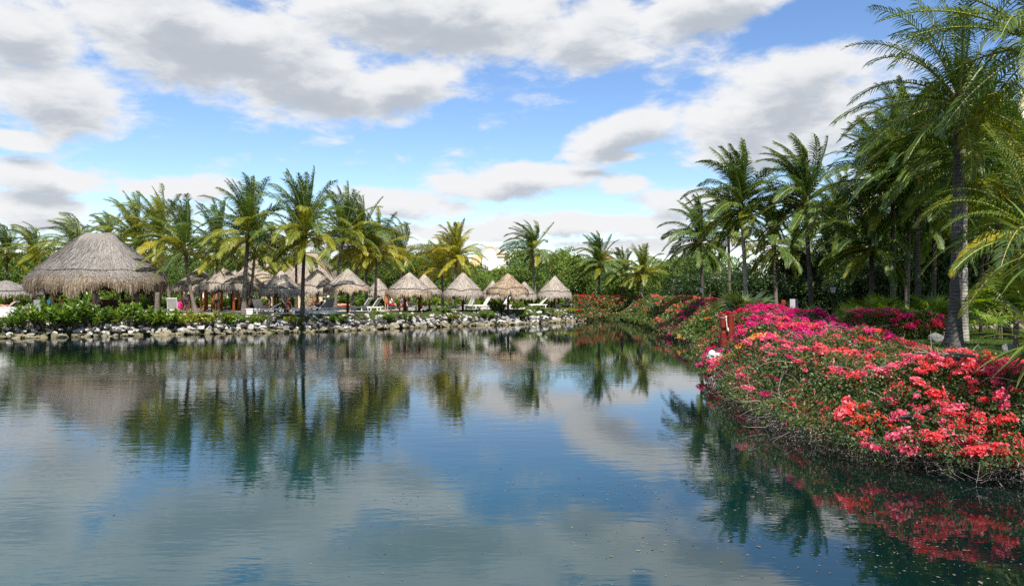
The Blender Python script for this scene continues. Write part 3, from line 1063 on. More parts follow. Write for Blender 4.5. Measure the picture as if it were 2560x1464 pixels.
def arch_poly(r, zc, x0, depth, y0, b, n=18, leg=None):
    leg = zc if leg is None else leg
    pr = [(x0 - r, zc - leg)] + [(x0 - r * math.cos(t), zc + r * math.sin(t)) for t in np.linspace(0, math.pi, n)] + [(x0 + r, zc - leg)]
    k = len(pr)
    Vq = [(x, y0, z) for x, z in pr] + [(x, y0 + depth, z) for x, z in pr]
    b.add(Vq, [tuple(range(k)), tuple(range(2 * k - 1, k - 1, -1))] + [(i + k, (i + 1) % k + k, (i + 1) % k, i) for i in range(k)])


zc = zt + (725 - 634) * s165
wb = MB()
arch_poly(17.8 * s165, zc, 0, 3.0, 0.12, wb)
wb.build('wall', M['stucco_white'], ab)
wb = MB()
r0, r1 = 16.4 * s165, 19.0 * s165
th_ = np.linspace(-0.25, math.pi + 0.1, 25)
ring = []
for y_ in (0.0, 4.2):
    for r_k in (r0, r1):
        ring.append([(-r_k * math.cos(t), y_, zc + r_k * math.sin(t)) for t in th_])
Vr = np.array(sum(ring, []))
k = len(th_)
Fr = []
for i in range(k - 1):
    Fr += [(i, i + 1, k + i + 1, k + i), (2 * k + i + 1, 2 * k + i, 3 * k + i, 3 * k + i + 1), (k + i, k + i + 1, 3 * k + i + 1, 3 * k + i), (i + 1, i, 2 * k + i, 2 * k + i + 1)]
wb.add(Vr, Fr)
wb.build('arch_trim', M['stucco_yellow'], ab)
wb = MB()
zw = zt + (725 - 634) * s165
wb.box(((1258 - 1225) * s165, 2.0, zw / 2), (30 * s165, 4.0, zw))
wb.build('wall', M['stucco_white'], ab)
wb = MB()
wb.box(((1258 - 1225) * s165, 1.9, zw + 0.12), (32 * s165, 4.4, 0.24))
wb.box(((1259 - 1225) * s165, 1.9, zw - 0.55), (31 * s165, 4.3, 0.16))
wb.build('cornice', M['stucco_yellow'], ab)
wb = MB()
wb.lathe([(0.01, 0.0), (0.16, 0.05), (0.10, 0.25), (0.22, 0.42), (0.17, 0.62), (0.02, 0.72)], 10, ((1247 - 1225) * s165, 0.4, zw + 0.24))
wb.build('finial', M['stucco_white'], ab)
wb = MB()
wb.box(((1190 - 1225) * s165, 3.0, zt / 2 + (725 - 640) * s165 / 2), (26 * s165, 4.0, zt + (725 - 640) * s165))
wb.build('wall', M['stucco_yellow'], ab)

ob = empty('orange_house', (P(1510, 725, 180)[0], 180.0, DECK))
tag(ob, 'small cream and terracotta house front between the palms right of the umbrellas', 'house')
s180 = 180 / F_PX
wb = MB()
wb.box((0, 2, (zt + (725 - 645) * s180) / 2), (44 * s180, 4, zt + (725 - 645) * s180))
wb.build('wall', M['stucco_yellow'], ob)
wb = MB()
hip_roof(wb, -26 * s180, 26 * s180, -0.8, 4.8, zt + (725 - 645) * s180 + 0.01, zt + (725 - 632) * s180, 1.6, strands=30)
wb.build('roof', M['tile'], ob)
for x in (-1.0, 1.0):
    wb = MB()
    wb.box((x, -0.04, zt + (725 - 660) * s180), (0.7, 0.1, 1.0))
    wb.build('window', M['glass_dark'], ob)

mb_ = empty('radio_mast', (P(263, 725, 260)[0], 260.0, DECK))
tag(mb_, 'thin grey radio mast far behind the large palapa roof', 'mast')
t_ = MB()
top = 3 + (725 - 529) / F_PX * 260 - DECK
t_.tube([(0, 0, 0), (0, 0, top)], [0.14, 0.07], 6)
t_.build('pole', M['print_grey'], mb_)
t_ = MB()
for z in np.linspace(3, top - 1, 9):
    t_.box((0, 0, z), (0.5, 0.06, 0.06))
t_.build('crossbar', M['print_grey'], mb_)

# ------------------------------------------------------------------ rocks of the far shore
ROCKS = []
for k in range(10):
    V0, F0 = ICO2
    V_ = V0.copy()
    d = np.zeros(len(V_))
    for q in range(5):
        ax = RNG.normal(size=3)
        d += np.sin(V_ @ ax * 1.9 + RNG.uniform(0, 6)) * 0.16 / (1 + 0.3 * q)
    V_ = V_ * (1 + d)[:, None]
    for q in range(5):                      # a few broken faces
        nn = RNG.normal(size=3)
        nn /= np.linalg.norm(nn)
        h = RNG.uniform(0.55, 0.8)
        over = V_ @ nn - h
        V_ = V_ - np.where(over > 0, over, 0)[:, None] * nn * 0.92
    b = MB()
    b.add(V_, F0)
    ROCKS.append(b.mesh('stone', M['rock']))
rock_mats = {}


def rock_mesh(k, mat):
    key = (k, mat)
    if key not in rock_mats:
        me = ROCKS[k].copy()
        me.materials.clear()
        me.materials.append(M[mat])
        rock_mats[key] = me
    return rock_mats[key]


wall_root = empty('rock_revetment', (LEFT[5][0], LEFT[5][1], 0))
tag(wall_root, 'loose stone revetment of white and black limestone along the far shore', 'stone wall')
seg = np.array(LEFT[:14])
cum = np.r_[0, np.cumsum(np.linalg.norm(np.diff(seg, axis=0), axis=1))]


def shore_at(s_):
    x = np.interp(s_, cum, seg[:, 0])
    y = np.interp(s_, cum, seg[:, 1])
    e = 0.5
    dx = np.interp(s_ + e, cum, seg[:, 0]) - np.interp(s_ - e, cum, seg[:, 0])
    dy = np.interp(s_ + e, cum, seg[:, 1]) - np.interp(s_ - e, cum, seg[:, 1])
    l = math.hypot(dx, dy)
    return x, y, -dy / l, dx / l


def put_rock(s_, off, z, size, mat, flat=0.6):
    x, y, nx, ny = shore_at(s_)
    me = rock_mesh(random.randrange(10), mat)
    o = link('stone', me, wall_root)
    o.location = (x + nx * off - wall_root.location[0], y + ny * off - wall_root.location[1], z)
    o.rotation_euler = (random.uniform(-.35, .35), random.uniform(-.35, .35), random.uniform(0, 6.28))
    o.scale = (size * random.uniform(0.8, 1.45), size * random.uniform(0.7, 1.1), size * flat * random.uniform(0.8, 1.25))
    return o


tot = cum[-1]
rows_ = [(0.05, 0.05, 0.32, 76, 'wet'), (0.45, 0.26, 0.29, 82, 'mix'), (0.85, 0.53, 0.29, 80, 'mix'), (1.35, 0.84, 0.26, 60, 'top')]
for off, z, size, cnt, kind in rows_:
    for i in range(cnt):
        s_ = (i + random.uniform(0.1, 0.9)) / cnt * tot
        right = s_ / tot
        if right < 0.22 and kind in ('mix', 'top') and random.random() < 0.35:
            continue
        if kind == 'wet':
            mt = 'rock_wet'
        elif kind == 'top':
            mt = 'rock' if random.random() < 0.85 else 'rock_dark'
        else:
            pd = 0.66 if right < 0.55 else 0.42  # dark porous stone, plus shaded undersides put into the colour of lower rows
            mt = 'rock_dark' if random.random() < pd else 'rock'
        put_rock(s_, off + random.uniform(-.15, .2), z + random.uniform(-.08, .1), size * random.uniform(0.62, 1.3), mt)
# small rubble between them
b = MB()
for i in range(1500):
    s_ = random.uniform(0, tot)
    x, y, nx, ny = shore_at(s_)
    off = random.uniform(-0.1, 1.5)
    z = 0.02 + off * 0.72 + random.uniform(-0.05, 0.12)
    V0, F0 = ICO1
    sc = np.array([random.uniform(0.08, 0.27), random.uniform(0.08, 0.24), random.uniform(0.06, 0.17)])
    V_ = (V0 * (1 + RNG.normal(0, 0.13, len(V0)))[:, None]) * sc
    b.add(V_ + np.array([x + nx * off - wall_root.location[0], y + ny * off - wall_root.location[1], z]), F0, (2 if off < 0.15 else random.choice([0, 0, 1, 1])))
o = b.build('rubble', [M['rock'], M['rock_dark'], M['rock_wet']], wall_root)
o['kind'] = 'stuff'

for (px, off, w_, d_, h_, rz, lab) in ((620, 2.0, 0.75, 0.5, 0.42, 0.15, 'square white concrete block on top of the shore rocks below the palms'),
                                       (805, 2.4, 2.2, 1.0, 0.20, 0.03, 'long low white concrete slab on the rocks under the golden umbrella'),
                                       (748, 2.3, 0.9, 0.8, 0.46, 0.0, 'white concrete step with dark recess beside the tall palm foot'),
                                       (15, 2.9, 2.2, 1.0, 0.62, 0.05, 'white painted ledge at the left picture edge behind low leaves')):
    x, y, z = far_deck(px, off)
    bb = empty('concrete_block', (x, y, DECK - 0.05), rz)
    tag(bb, lab, 'concrete block')
    q = MB()
    q.box((0, 0, h_ / 2), (w_, d_, h_), bev=0.03)
    q.build('block', M['white'] if px != 620 else M['concrete'], bb)
    if px == 748:
        q = MB()
        q.box((0.05, -d_ / 2 - 0.005, h_ * 0.42), (0.5, 0.03, h_ * 0.4))
        q.build('recess', M['black'], bb)  # black plate on the face in place of the shade of a recess
    else:
        q = MB()
        q.box((0, 0, h_ + 0.03), (w_ + 0.06, d_ + 0.06, 0.06), bev=0.02)
        q.build('cap', M['white'], bb)

# ------------------------------------------------------------------ palms
def frond_mesh(L, az_, el, droop, wind, n=54, lw=0.045, ll=0.62, seed=0, hang=0.5, mat_i=0, curl=0.0):
    """one feather leaf that starts at the origin; wind and weight bend it"""
    rng = np.random.default_rng(seed)
    b = MB()
    K = 15
    d = np.array([math.cos(az_) * math.cos(el), math.sin(az_) * math.cos(el), math.sin(el)])
    pts = [np.zeros(3)]
    dirs = [d.copy()]
    wv = np.array(wind, float)
    for k in range(1, K):
        u = k / (K - 1)
        f = np.array([0, 0, -droop * (0.25 + u)]) + wv * (0.3 + u)
        f = f - d * (f @ d)
        d = d + f / (K - 1) * 1.5
        d /= np.linalg.norm(d)
        pts.append(pts[-1] + d * L / (K - 1))
        dirs.append(d.copy())
    pts = np.array(pts)
    dirs = np.array(dirs)
    uu = np.linspace(0, 1, K)
    b.tube(pts, 0.038 * (1 - 0.88 * uu) * (L / 4.0) + 0.006, 4, 1, False)
    # leaflets
    us = np.linspace(0.10, 0.995, n) + rng.normal(0, 0.004, n)
    us = np.clip(us, 0.08, 1.0)
    pos = np.stack([np.interp(us, uu, pts[:, c]) for c in range(3)], -1)
    dr = np.stack([np.interp(us, uu, dirs[:, c]) for c in range(3)], -1)
    dr /= np.linalg.norm(dr, axis=1)[:, None]
    side = np.cross(dr, np.array([0, 0, 1.0]))
    ns = np.linalg.norm(side, axis=1)
    hz = np.array([-math.sin(az_), math.cos(az_), 0.0])
    side = np.where(ns[:, None] < 0.25, -hz[None, :], side / (ns[:, None] + 1e-9))
    roll = curl + rng.normal(0, 0.25)
    up = np.cross(side, dr)
    side, up = side * math.cos(roll) + up * math.sin(roll), up * math.cos(roll) - side * math.sin(roll)
    lenp = np.power(np.clip(np.sin(np.pi * (0.10 + 0.86 * us)), 0, 1), 0.55) * ll * (L / 4.0)
    for sg in (-1, 1):
        a = 0.45 + 0.55 * us + rng.normal(0, 0.035, n)
        lift = 0.20 + rng.normal(0, 0.05, n)
        dl = side * (sg * np.cos(a))[:, None] + dr * np.sin(a)[:, None] + up * lift[:, None]
        dl /= np.linalg.norm(dl, axis=1)[:, None]
        ln = lenp * rng.uniform(0.86, 1.06, n) * (1 + 0.10 * np.sin(us * 23 + seed % 7 + sg))
        grav = np.array([0, 0, -1.0])
        hg = hang * (1 + 0.35 * np.sin(us * 9 + seed % 11 + sg) + 0.2 * np.sin(us * 31 + seed % 5)) * rng.uniform(0.85, 1.15, n)
        d2 = dl + (grav + wv * 1.3)[None, :] * hg[:, None]
        d2 /= np.linalg.norm(d2, axis=1)[:, None]
        d3 = d2 + (grav + wv * 1.3)[None, :] * hg[:, None] * 1.1
        d3 /= np.linalg.norm(d3, axis=1)[:, None]
        q0 = pos
        q1 = q0 + dl * (ln * 0.36)[:, None]
        q2 = q1 + d2 * (ln * 0.34)[:, None]
        q3 = q2 + d3 * (ln * 0.30)[:, None]
        wd = dr - dl * np.sum(dr * dl, axis=1)[:, None]
        wd /= np.linalg.norm(wd, axis=1)[:, None] + 1e-9
        wd = wd * (lw * 0.5)
        V = np.stack([q0 - wd * .5, q0 + wd * .5, q1 + wd, q1 - wd, q2 + wd * 0.8, q2 - wd * 0.8, q3], 1).reshape(-1, 3)
        i = np.arange(n)[:, None] * 7
        b.add(V, np.concatenate([i + np.array([[0, 1, 2, 3]]), i + np.array([[3, 2, 4, 5]])]), 0)
        b.add(V, i + np.array([[5, 4, 6]]), 0)
    return b


def palm_trunk(b, base, top, r0, r1, bend, n=44, flare=1.55, sides=12):
    base = np.array(base, float)
    top = np.array(top, float)
    t = np.linspace(0, 1, n)
    mid = (base + top) / 2 + np.array(bend, float)
    pts = ((1 - t) ** 2)[:, None] * base + (2 * t * (1 - t))[:, None] * mid + (t ** 2)[:, None] * top
    r = r0 + (r1 - r0) * t
    H = np.linalg.norm(top - base)
    r = r * (1 + (flare - 1) * np.exp(-t * H / 0.55))
    r = r * (1 + 0.03 * np.sin(np.arange(n) * 2.1 + np.sin(np.arange(n) * 0.37) * 3) * np.clip(t * H / 1.5, 0.2, 1) + RNG.normal(0, 0.022, n))
    b.tube(pts, r, sides, 0)


def make_palm(px, base_py, crown_px, crown_py, D, label, L=3.6, nf=24, wind=0.0, trunk='trunk', mix=('frond',) * 4, r=0.14, base_z=DECK,
              group='coconut palms', seed=0, lower=('frond_lime', 'frond_yellow'), nleaf=56, lw=0.052, bend=0.0, hang=0.55, extra=(), upright=0.25,
              droop=(0.5, 1.35), flare=1.5, nuts=0, dead=0, skip=None, ll=0.80, name='coconut_palm'):
    rng = np.random.default_rng(100 + seed)
    nf = int(nf * 1.32)
    if seed < 19:
        L *= 1.15
    bx = (px - 1280) / F_PX * D
    cx, cy, cz = P(crown_px, crown_py, D)
    root = empty(name, (bx, D, base_z))
    tag(root, label, 'palm tree', group)
    top = np.array([cx - bx, rng.uniform(-0.4, 0.4), cz - base_z])
    tb = MB()
    palm_trunk(tb, (0, 0, -0.1), top, r, r * 0.72, (bend, rng.uniform(-0.3, 0.3), 0), flare=flare)
    tb.build('trunk', M[trunk], root, True)
    # fibre sheath under the crown
    sb = MB()
    ax_ = top / np.linalg.norm(top)
    sb.tube([top - ax_ * 0.45, top - ax_ * 0.1, top + ax_ * 0.35, top + ax_ * 0.7], [r * 0.75, r * 1.25, r * 1.0, r * 0.3], 9)
    sb.build('leaf_sheath', M['fibre'], root, True)
    wv0 = np.array([-1.0, 0.15, 0.05]) * wind
    ga = 2.39996
    ph = rng.uniform(0, 6.28)
    for k in range(nf):
        u = k / max(nf - 1, 1)                # 0 young upright .. 1 old hanging
        azk = ph + k * ga + rng.normal(0, 0.15)
        if skip and skip(azk % 6.2832, u):
            continue
        el = rad(86) * (1 - u) ** 0.9 + rad(-14 if seed < 25 else -28) * u + rng.normal(0, 0.10) + upright * (1 - u) * 0.3
        el = min(el, rad(78))
        dr = droop[0] + (droop[1] - droop[0]) * (0.25 + 0.75 * math.sin(math.pi * min(1, u * 0.9 + 0.1))) + rng.normal(0, 0.12)
        if u < 0.15:
            dr *= 0.45
        Lk = L * (0.72 + 0.32 * math.sin(math.pi * (0.25 + 0.62 * u))) * rng.uniform(0.93, 1.06)
        if u > 0.86 and lower:
            mt = lower[int(rng.integers(len(lower)))]
        elif u > 0.45 and lower and rng.uniform() < 0.6:
            mt = lower[0]
        else:
            mt = mix[int(rng.integers(len(mix)))]
        fb = frond_mesh(Lk, azk, el, dr, wv0 * (1.15 - 0.35 * u), nleaf, lw, ll, int(rng.integers(1 << 30)), hang * rng.uniform(0.7, 1.3))
        fo = fb.build('frond', [M[mt], M['rachis']], root)
        fo.location = top + ax_ * (0.45 - 0.6 * u)
    for (azd, eld, Lk, dr, mt, hg, cu) in extra:
        fb = frond_mesh(Lk, rad(azd), rad(eld), dr, wv0, int(nleaf * 1.15), lw, ll, int(rng.integers(1 << 30)), hg, 0, cu)
        fo = fb.build('frond', [M[mt], M['rachis']], root)
        fo.location = top + ax_ * 0.2
    for k in range(dead):
        azk = rng.uniform(0, 6.28)
        fb = frond_mesh(L * 0.75, azk, rad(-50), 0.6, wv0 * 0.3, nleaf // 2, lw, ll * 0.7, int(rng.integers(1 << 30)), 0.9)
        fo = fb.build('frond', [M['frond_dead'], M['fibre']], root)
        fo.location = top - ax_ * 0.15
    for k in range(nuts):
        aa = rng.uniform(0, 6.28)
        V0, F0 = ICO2
        nb = MB()
        nb.add(V0 * np.array([0.10, 0.10, 0.13]), F0)
        no = nb.build('coconut', M['coconut'], root, True)
        no.location = top + np.array([math.cos(aa) * 0.27, math.sin(aa) * 0.27, rng.uniform(-0.45, -0.1)])
    return root


G, DK, LM, YE = 'frond', 'frond_dark', 'frond_lime', 'frond_yellow'
# far shore, left to right
LP = 'coconut palms on the far shore'
make_palm(14, 760, 14, 634, 84, 'dark low palm at the left picture edge', 3.2, 20, 0.9, 'trunk_dark', (DK,), seed=1, group=LP)
make_palm(98, 760, 92, 646, 84, 'palm bent hard by wind left of the large palapa, olive lower leaves', 3.6, 24, 1.15, 'trunk_dark', (G, DK, LM), seed=2, group=LP)
make_palm(198, 760, 192, 630, 80, 'windswept palm rising behind the left slope of the large palapa', 3.8, 26, 1.15, 'trunk_dark', (G, DK, LM), seed=3, group=LP)
make_palm(268, 760, 268, 597, 96, 'dark palm tip just over the ridge of the large palapa', 3.0, 20, 0.8, 'trunk_dark', (DK,), seed=4, group=LP)
make_palm(330, 775, 336, 604, 68, 'bright yellow green palm over the right end of the large palapa', 3.6, 26, 0.5, 'trunk', (G, LM, LM), seed=5, lower=(LM, YE), group=LP)
make_palm(430, 778, 397, 596, 66, 'palm with ringed brown trunk right beside the large palapa', 3.6, 26, 0.45, 'trunk', (G, LM, G), seed=6, lower=(LM, YE), group=LP)
make_palm(492, 776, 462, 632, 59, 'leaning grey trunked palm whose foot stands by the standing pair', 3.4, 26, 0.30, 'trunk', (G, G, DK), seed=7, bend=-0.25, group=LP, upright=0.6)
make_palm(541, 770, 540, 629, 67, 'dark trunked palm behind the blunt topped palapa', 3.6, 26, 0.3, 'trunk_dark', (DK, G), seed=8, group=LP)
make_palm(609, 782, 620, 592, 57, 'tall dense palm with thick trunk in front of the cream building', 3.6, 32, 0.25, 'trunk', (DK, DK, G), seed=9, bend=-0.15, group=LP, upright=0.6, r=0.17)
make_palm(622, 770, 634, 634, 66, 'thin black trunked palm close behind the tall dense one', 3.3, 22, 0.3, 'trunk_dark', (G, DK), seed=10, group=LP)
make_palm(690, 760, 690, 696, 80, 'short young palm with yellow fronds over the thatched building', 2.6, 16, 0.3, 'trunk_dark', (LM, G), seed=11, lower=(YE, LM), group=LP, droop=(0.4, 1.1))
make_palm(740, 775, 742, 639, 73, 'dark trunk palm just left of the tallest palm', 3.54, 22, 0.3, 'trunk_dark', (G, DK), seed=12, group=LP)
make_palm(756, 791, 765, 589, 56, 'tallest palm of the far shore with slim dark trunk and star crown', 3.7, 32, 0.15, 'trunk_dark', (G, DK, G), seed=13, group=LP, upright=0.8, r=0.15,
          extra=((265, -35, 2.6, 1.6, LM, 0.7, 0.0),))
make_palm(838, 784, 858, 596, 67, 'palm with pale ringed foot left of the golden umbrella', 3.67, 26, 0.25, 'trunk', (G, DK), seed=14, bend=-0.2, group=LP, upright=0.5)
make_palm(877, 778, 899, 612, 69, 'palm with white ringed foot behind the golden umbrella', 3.60, 26, 0.3, 'trunk', (G, LM), seed=15, lower=(YE, LM), group=LP)
make_palm(918, 770, 916, 664, 73, 'yellow low palm behind the right rim of the golden umbrella', 3.12, 20, 0.3, 'trunk', (LM, G), seed=16, lower=(YE,), group=LP)
make_palm(938, 776, 941, 636, 70, 'palm with slender pale trunk and yellow hanging leaves between two umbrellas', 3.6, 24, 0.35, 'trunk', (G, LM), seed=17, lower=(YE, LM), group=LP)
make_palm(1006, 760, 1000, 642, 86, 'dark windblown palm standing far back right of the main clump', 3.9, 24, 1.0, 'trunk_dark', (DK, G), seed=18, group=LP)
make_palm(1107, 772, 1104, 676, 77, 'low yellow palm leaning on the left of the bright yellow one', 3.09, 20, 0.3, 'trunk', (LM, YE), seed=19, lower=(YE,), group=LP)
make_palm(1132, 772, 1141, 646, 74, 'bright yellow palm standing alone left of the white arch', 3.25, 28, 0.15, 'trunk', (LM, LM, YE), seed=20, lower=(YE,), group=LP, upright=0.7)
make_palm(1341, 765, 1330, 629, 90, 'windblown dark palm with swept crown right of the white arch', 3.7, 28, 0.95, 'trunk', (DK, G, G), seed=21, group=LP)
make_palm(1496, 765, 1499, 664, 86, 'dark dense palm right of the last umbrella', 3.5, 28, 0.45, 'trunk_dark', (DK, G), seed=22, group=LP, lower=(G, LM))
make_palm(1554, 765, 1556, 686, 92, 'small drooping palm between the dark palm and the pale one', 3.0, 20, 0.4, 'trunk_dark', (DK, G), seed=23, group=LP, lower=(G, LM))
make_palm(1603, 768, 1607, 686, 82, 'short palm with pale trunk and one big yellow leaf to its right', 3.0, 22, 0.2, 'trunk_pale', (G, LM), seed=24, group=LP, lower=(LM, YE), upright=0.8,
          extra=((5, 12, 3.2, 1.5, YE, 0.8, 0.0), (185, 5, 2.6, 1.6, LM, 0.8, 0.0)))
# right bank
RP = 'coconut palms on the right bank'
make_palm(1757, 790, 1751, 607, 60, 'leftmost slim palm of the right bank', 3.5, 26, 0.45, 'trunk_dark', (DK, G), seed=30, base_z=LAWN, group=RP, lower=(G, LM))
make_palm(1826, 790, 1822, 582, 66, 'palm hidden behind the white ringed trunk on the right bank', 3.6, 22, 0.4, 'trunk', (DK, G), seed=31, base_z=LAWN, group=RP)
make_palm(1868, 800, 1850, 522, 48, 'palm with white ringed trunk behind the spiky fan palm', 3.7, 30, 0.35, 'trunk_pale', (DK, G, G), seed=32, base_z=LAWN, group=RP, bend=0.1, lower=(G, LM), upright=0.6,
          extra=((180, 28, 3.6, 1.0, G, 0.5, 0.0), (190, 2, 3.6, 1.2, LM, 0.6, 0.0)))
make_palm(1942, 795, 1939, 612, 55, 'slim ringed palm left of the white and black cabinet', 3.3, 22, 0.35, 'trunk', (DK, G), seed=33, base_z=LAWN, group=RP, lower=(G, LM))
make_palm(1990, 790, 1996, 622, 62, 'thin palm behind the white and black cabinet', 3.2, 20, 0.35, 'trunk_dark', (DK, G), seed=34, base_z=LAWN, group=RP, lower=(LM,))
make_palm(2031, 806, 2013, 512, 45, 'dark trunked palm with tall windswept crown right of the cabinet', 3.8, 34, 0.60, 'trunk_dark', (DK, G, DK), seed=35, base_z=LAWN, group=RP, lower=(G, LM), upright=0.6,
          extra=((200, 8, 3.7, 1.25, LM, 0.6, 0.1), (172, 20, 3.6, 1.1, G, 0.6, 0.0), (350, -15, 3.2, 1.2, LM, 0.6, 0.0), (20, 35, 3.0, 0.8, G, 0.5, 0.0)))
make_palm(2173, 800, 2172, 625, 40, 'short palm above the clipped hedge with two bright leaves pointing left', 3.0, 22, 0.3, 'trunk_dark', (DK, G), seed=36, base_z=LAWN, group=RP, lower=(G, LM),
          extra=((185, 5, 2.9, 1.0, LM, 0.5, 0.2), (225, -35, 2.6, 0.8, LM, 0.6, 0.0)))
make_palm(2231, 805, 2238, 470, 40, 'ringed palm behind the left end of the clipped hedge', 3.8, 28, 0.35, 'trunk', (DK, G), seed=37, base_z=LAWN, group=RP, lower=(G, LM))
make_palm(2267, 805, 2276, 520, 42, 'thin dark palm behind the middle of the clipped hedge', 3.6, 26, 0.3, 'trunk', (DK, G), seed=38, base_z=LAWN, group=RP, lower=(G, LM))
make_palm(2295, 805, 2292, 440, 38, 'black trunked palm behind the right end of the clipped hedge', 3.8, 28, 0.3, 'trunk_dark', (DK, G), seed=39, base_z=LAWN, group=RP, lower=(G, LM))
make_palm(2411, 857, 2416, 400, 31, 'palm with sunlit white trunk close behind the thick grey one', 3.6, 26, 0.3, 'trunk_pale', (DK, G), seed=40, base_z=LAWN, group=RP, r=0.15, lower=(G, LM), flare=1.2)
make_palm(2383, 869, 2404, 268, 28, 'tallest palm of the right bank with thick grey swollen foot on the lawn', 4.6, 19, 0.22, 'trunk_smooth', (DK, G), seed=41, base_z=LAWN, group=RP, r=0.21, bend=0.28,
          nleaf=44, lw=0.046, hang=0.70, lower=(G, LM), nuts=7, flare=2.1, upright=0.5, ll=0.78,
          extra=((183, 14, 4.7, 0.85, G, 0.75, 0.0), (190, 30, 4.4, 1.15, DK, 0.8, 0.0), (196, -8, 4.5, 0.8, G, 0.65, 0.1), (262, -48, 3.6, 0.6, LM, 0.6, 0.0), (330, -20, 4.2, 0.9, G, 0.7, 0.0)))
make_palm(2600, 880, 2572, 128, 25, 'palm leaning in over the upper right corner with long leaves to the left', 4.6, 17, 0.22, 'trunk_dark', (DK, G), seed=42, base_z=LAWN, group=RP, r=0.19,
          nleaf=44, lw=0.046, hang=0.70, lower=(G, LM), upright=0.4, ll=0.78,
          extra=((178, 30, 5.0, 0.75, G, 0.6, 0.0), (184, 18, 4.8, 0.75, DK, 0.8, 0.0), (240, 2, 4.4, 1.15, G, 0.6, 0.25), (170, 48, 4.6, 1.0, G, 0.6, 0.0)))
make_palm(2520, 850, 2490, 470, 34, 'palm at the right picture edge with leaves over the white trunk', 3.9, 26, 0.25, 'trunk_dark', (DK, G), seed=43, base_z=LAWN, group=RP, lower=(LM, YE))
make_palm(2640, 900, 2600, 600, 21, 'low palm reaching in from the right edge with yellowing leaves', 3.0, 20, 0.2, 'trunk_dark', (DK, G), seed=44, base_z=LAWN, group=RP, lower=(DK, LM),
          nleaf=34, lw=0.042, extra=((182, 10, 2.6, 1.5, YE, 0.6, 0.2), (190, 35, 2.8, 1.2, G, 0.6, 0.0)))
rows_g = [(2110, 560, 56), (2190, 430, 58), (2330, 560, 44), (2345, 380, 52), (2440, 560, 46), (2470, 330, 48), (2540, 420, 42), (2140, 650, 62), (2060, 600, 66), (2250, 330, 60)]
for i, (px, cpy, D) in enumerate(rows_g):
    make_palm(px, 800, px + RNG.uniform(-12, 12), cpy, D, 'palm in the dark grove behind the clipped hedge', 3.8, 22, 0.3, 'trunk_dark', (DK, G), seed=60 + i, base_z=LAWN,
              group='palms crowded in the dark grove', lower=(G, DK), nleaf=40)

# ------------------------------------------------------------------ broadleaf trees
def crown_mesh(seed, n, size, mat, lobes=9, spread=(1.0, 1.0, 0.75)):
    rng = np.random.default_rng(seed)
    b = MB()
    c = rng.normal(size=(lobes, 3))
    c /= np.linalg.norm(c, axis=1)[:, None]
    c = c * rng.uniform(0.35, 0.72, lobes)[:, None]
    r = rng.uniform(0.30, 0.55, lobes)
    k = rng.integers(lobes, size=n)
    d = rng.normal(size=(n, 3))
    d /= np.linalg.norm(d, axis=1)[:, None]
    p = c[k] + d * (r[k] * rng.uniform(0.55, 1.05, n) ** 0.6)[:, None]
    keep = np.sin(p[:, 0] * 7 + seed) + np.sin(p[:, 1] * 8 - seed) + np.sin(p[:, 2] * 9) > -1.5
    p, d = p[keep], d[keep]
    n = len(p)
    p = p * np.array(spread)
    dd = rng.normal(size=(n, 3)) + d * 0.6
    nn = d + rng.normal(0, 0.55, (n, 3)) + np.array([0, 0, 0.5])
    ln = size * rng.uniform(0.7, 1.4, n)
    leaf_quads(b, p, dd, nn, ln, ln * 0.62)
    return b.mesh('crown', M[mat])


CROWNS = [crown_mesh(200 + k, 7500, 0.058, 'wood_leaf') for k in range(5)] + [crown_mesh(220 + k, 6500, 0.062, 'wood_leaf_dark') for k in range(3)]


def trunk_mesh(seed):
    rng = np.random.default_rng(seed)
    b = MB()
    pts = np.array([(0, 0, 0), (0.03, 0.02, 0.35), (-0.02, 0.03, 0.7), (0.02, 0.0, 1.0)])
    b.tube(pts, [0.045, 0.036, 0.03, 0.018], 7)
    for k in range(5):
        a = rng.uniform(0, 6.28)
        z = rng.uniform(0.45, 0.85)
        b.tube([(0, 0.01, z), (0.16 * math.cos(a), 0.16 * math.sin(a), z + 0.16), (0.34 * math.cos(a), 0.34 * math.sin(a), z + 0.42)], [0.02, 0.014, 0.006], 5)
    return b.mesh('trunk', M['bark'])


TRUNKS = [trunk_mesh(300 + k) for k in range(3)]


def make_tree(x, y, base, R, top_z, mesh_i, label, group, low=0.25):
    root = empty('broadleaf_tree', (x, y, base), random.uniform(0, 6.28))
    tag(root, label, 'tree', group)
    H = top_z - base
    t = link('trunk', TRUNKS[random.randrange(3)], root)
    t.scale = (H * 0.7,) * 2 + (H * 0.75,)
    c = link('crown', CROWNS[mesh_i], root)
    c['kind'] = 'stuff'
    hz = H * (1 - low) / 2
    c.scale = (R, R, hz / 0.72)
    c.location = (0, 0, H * low + hz)
    return root


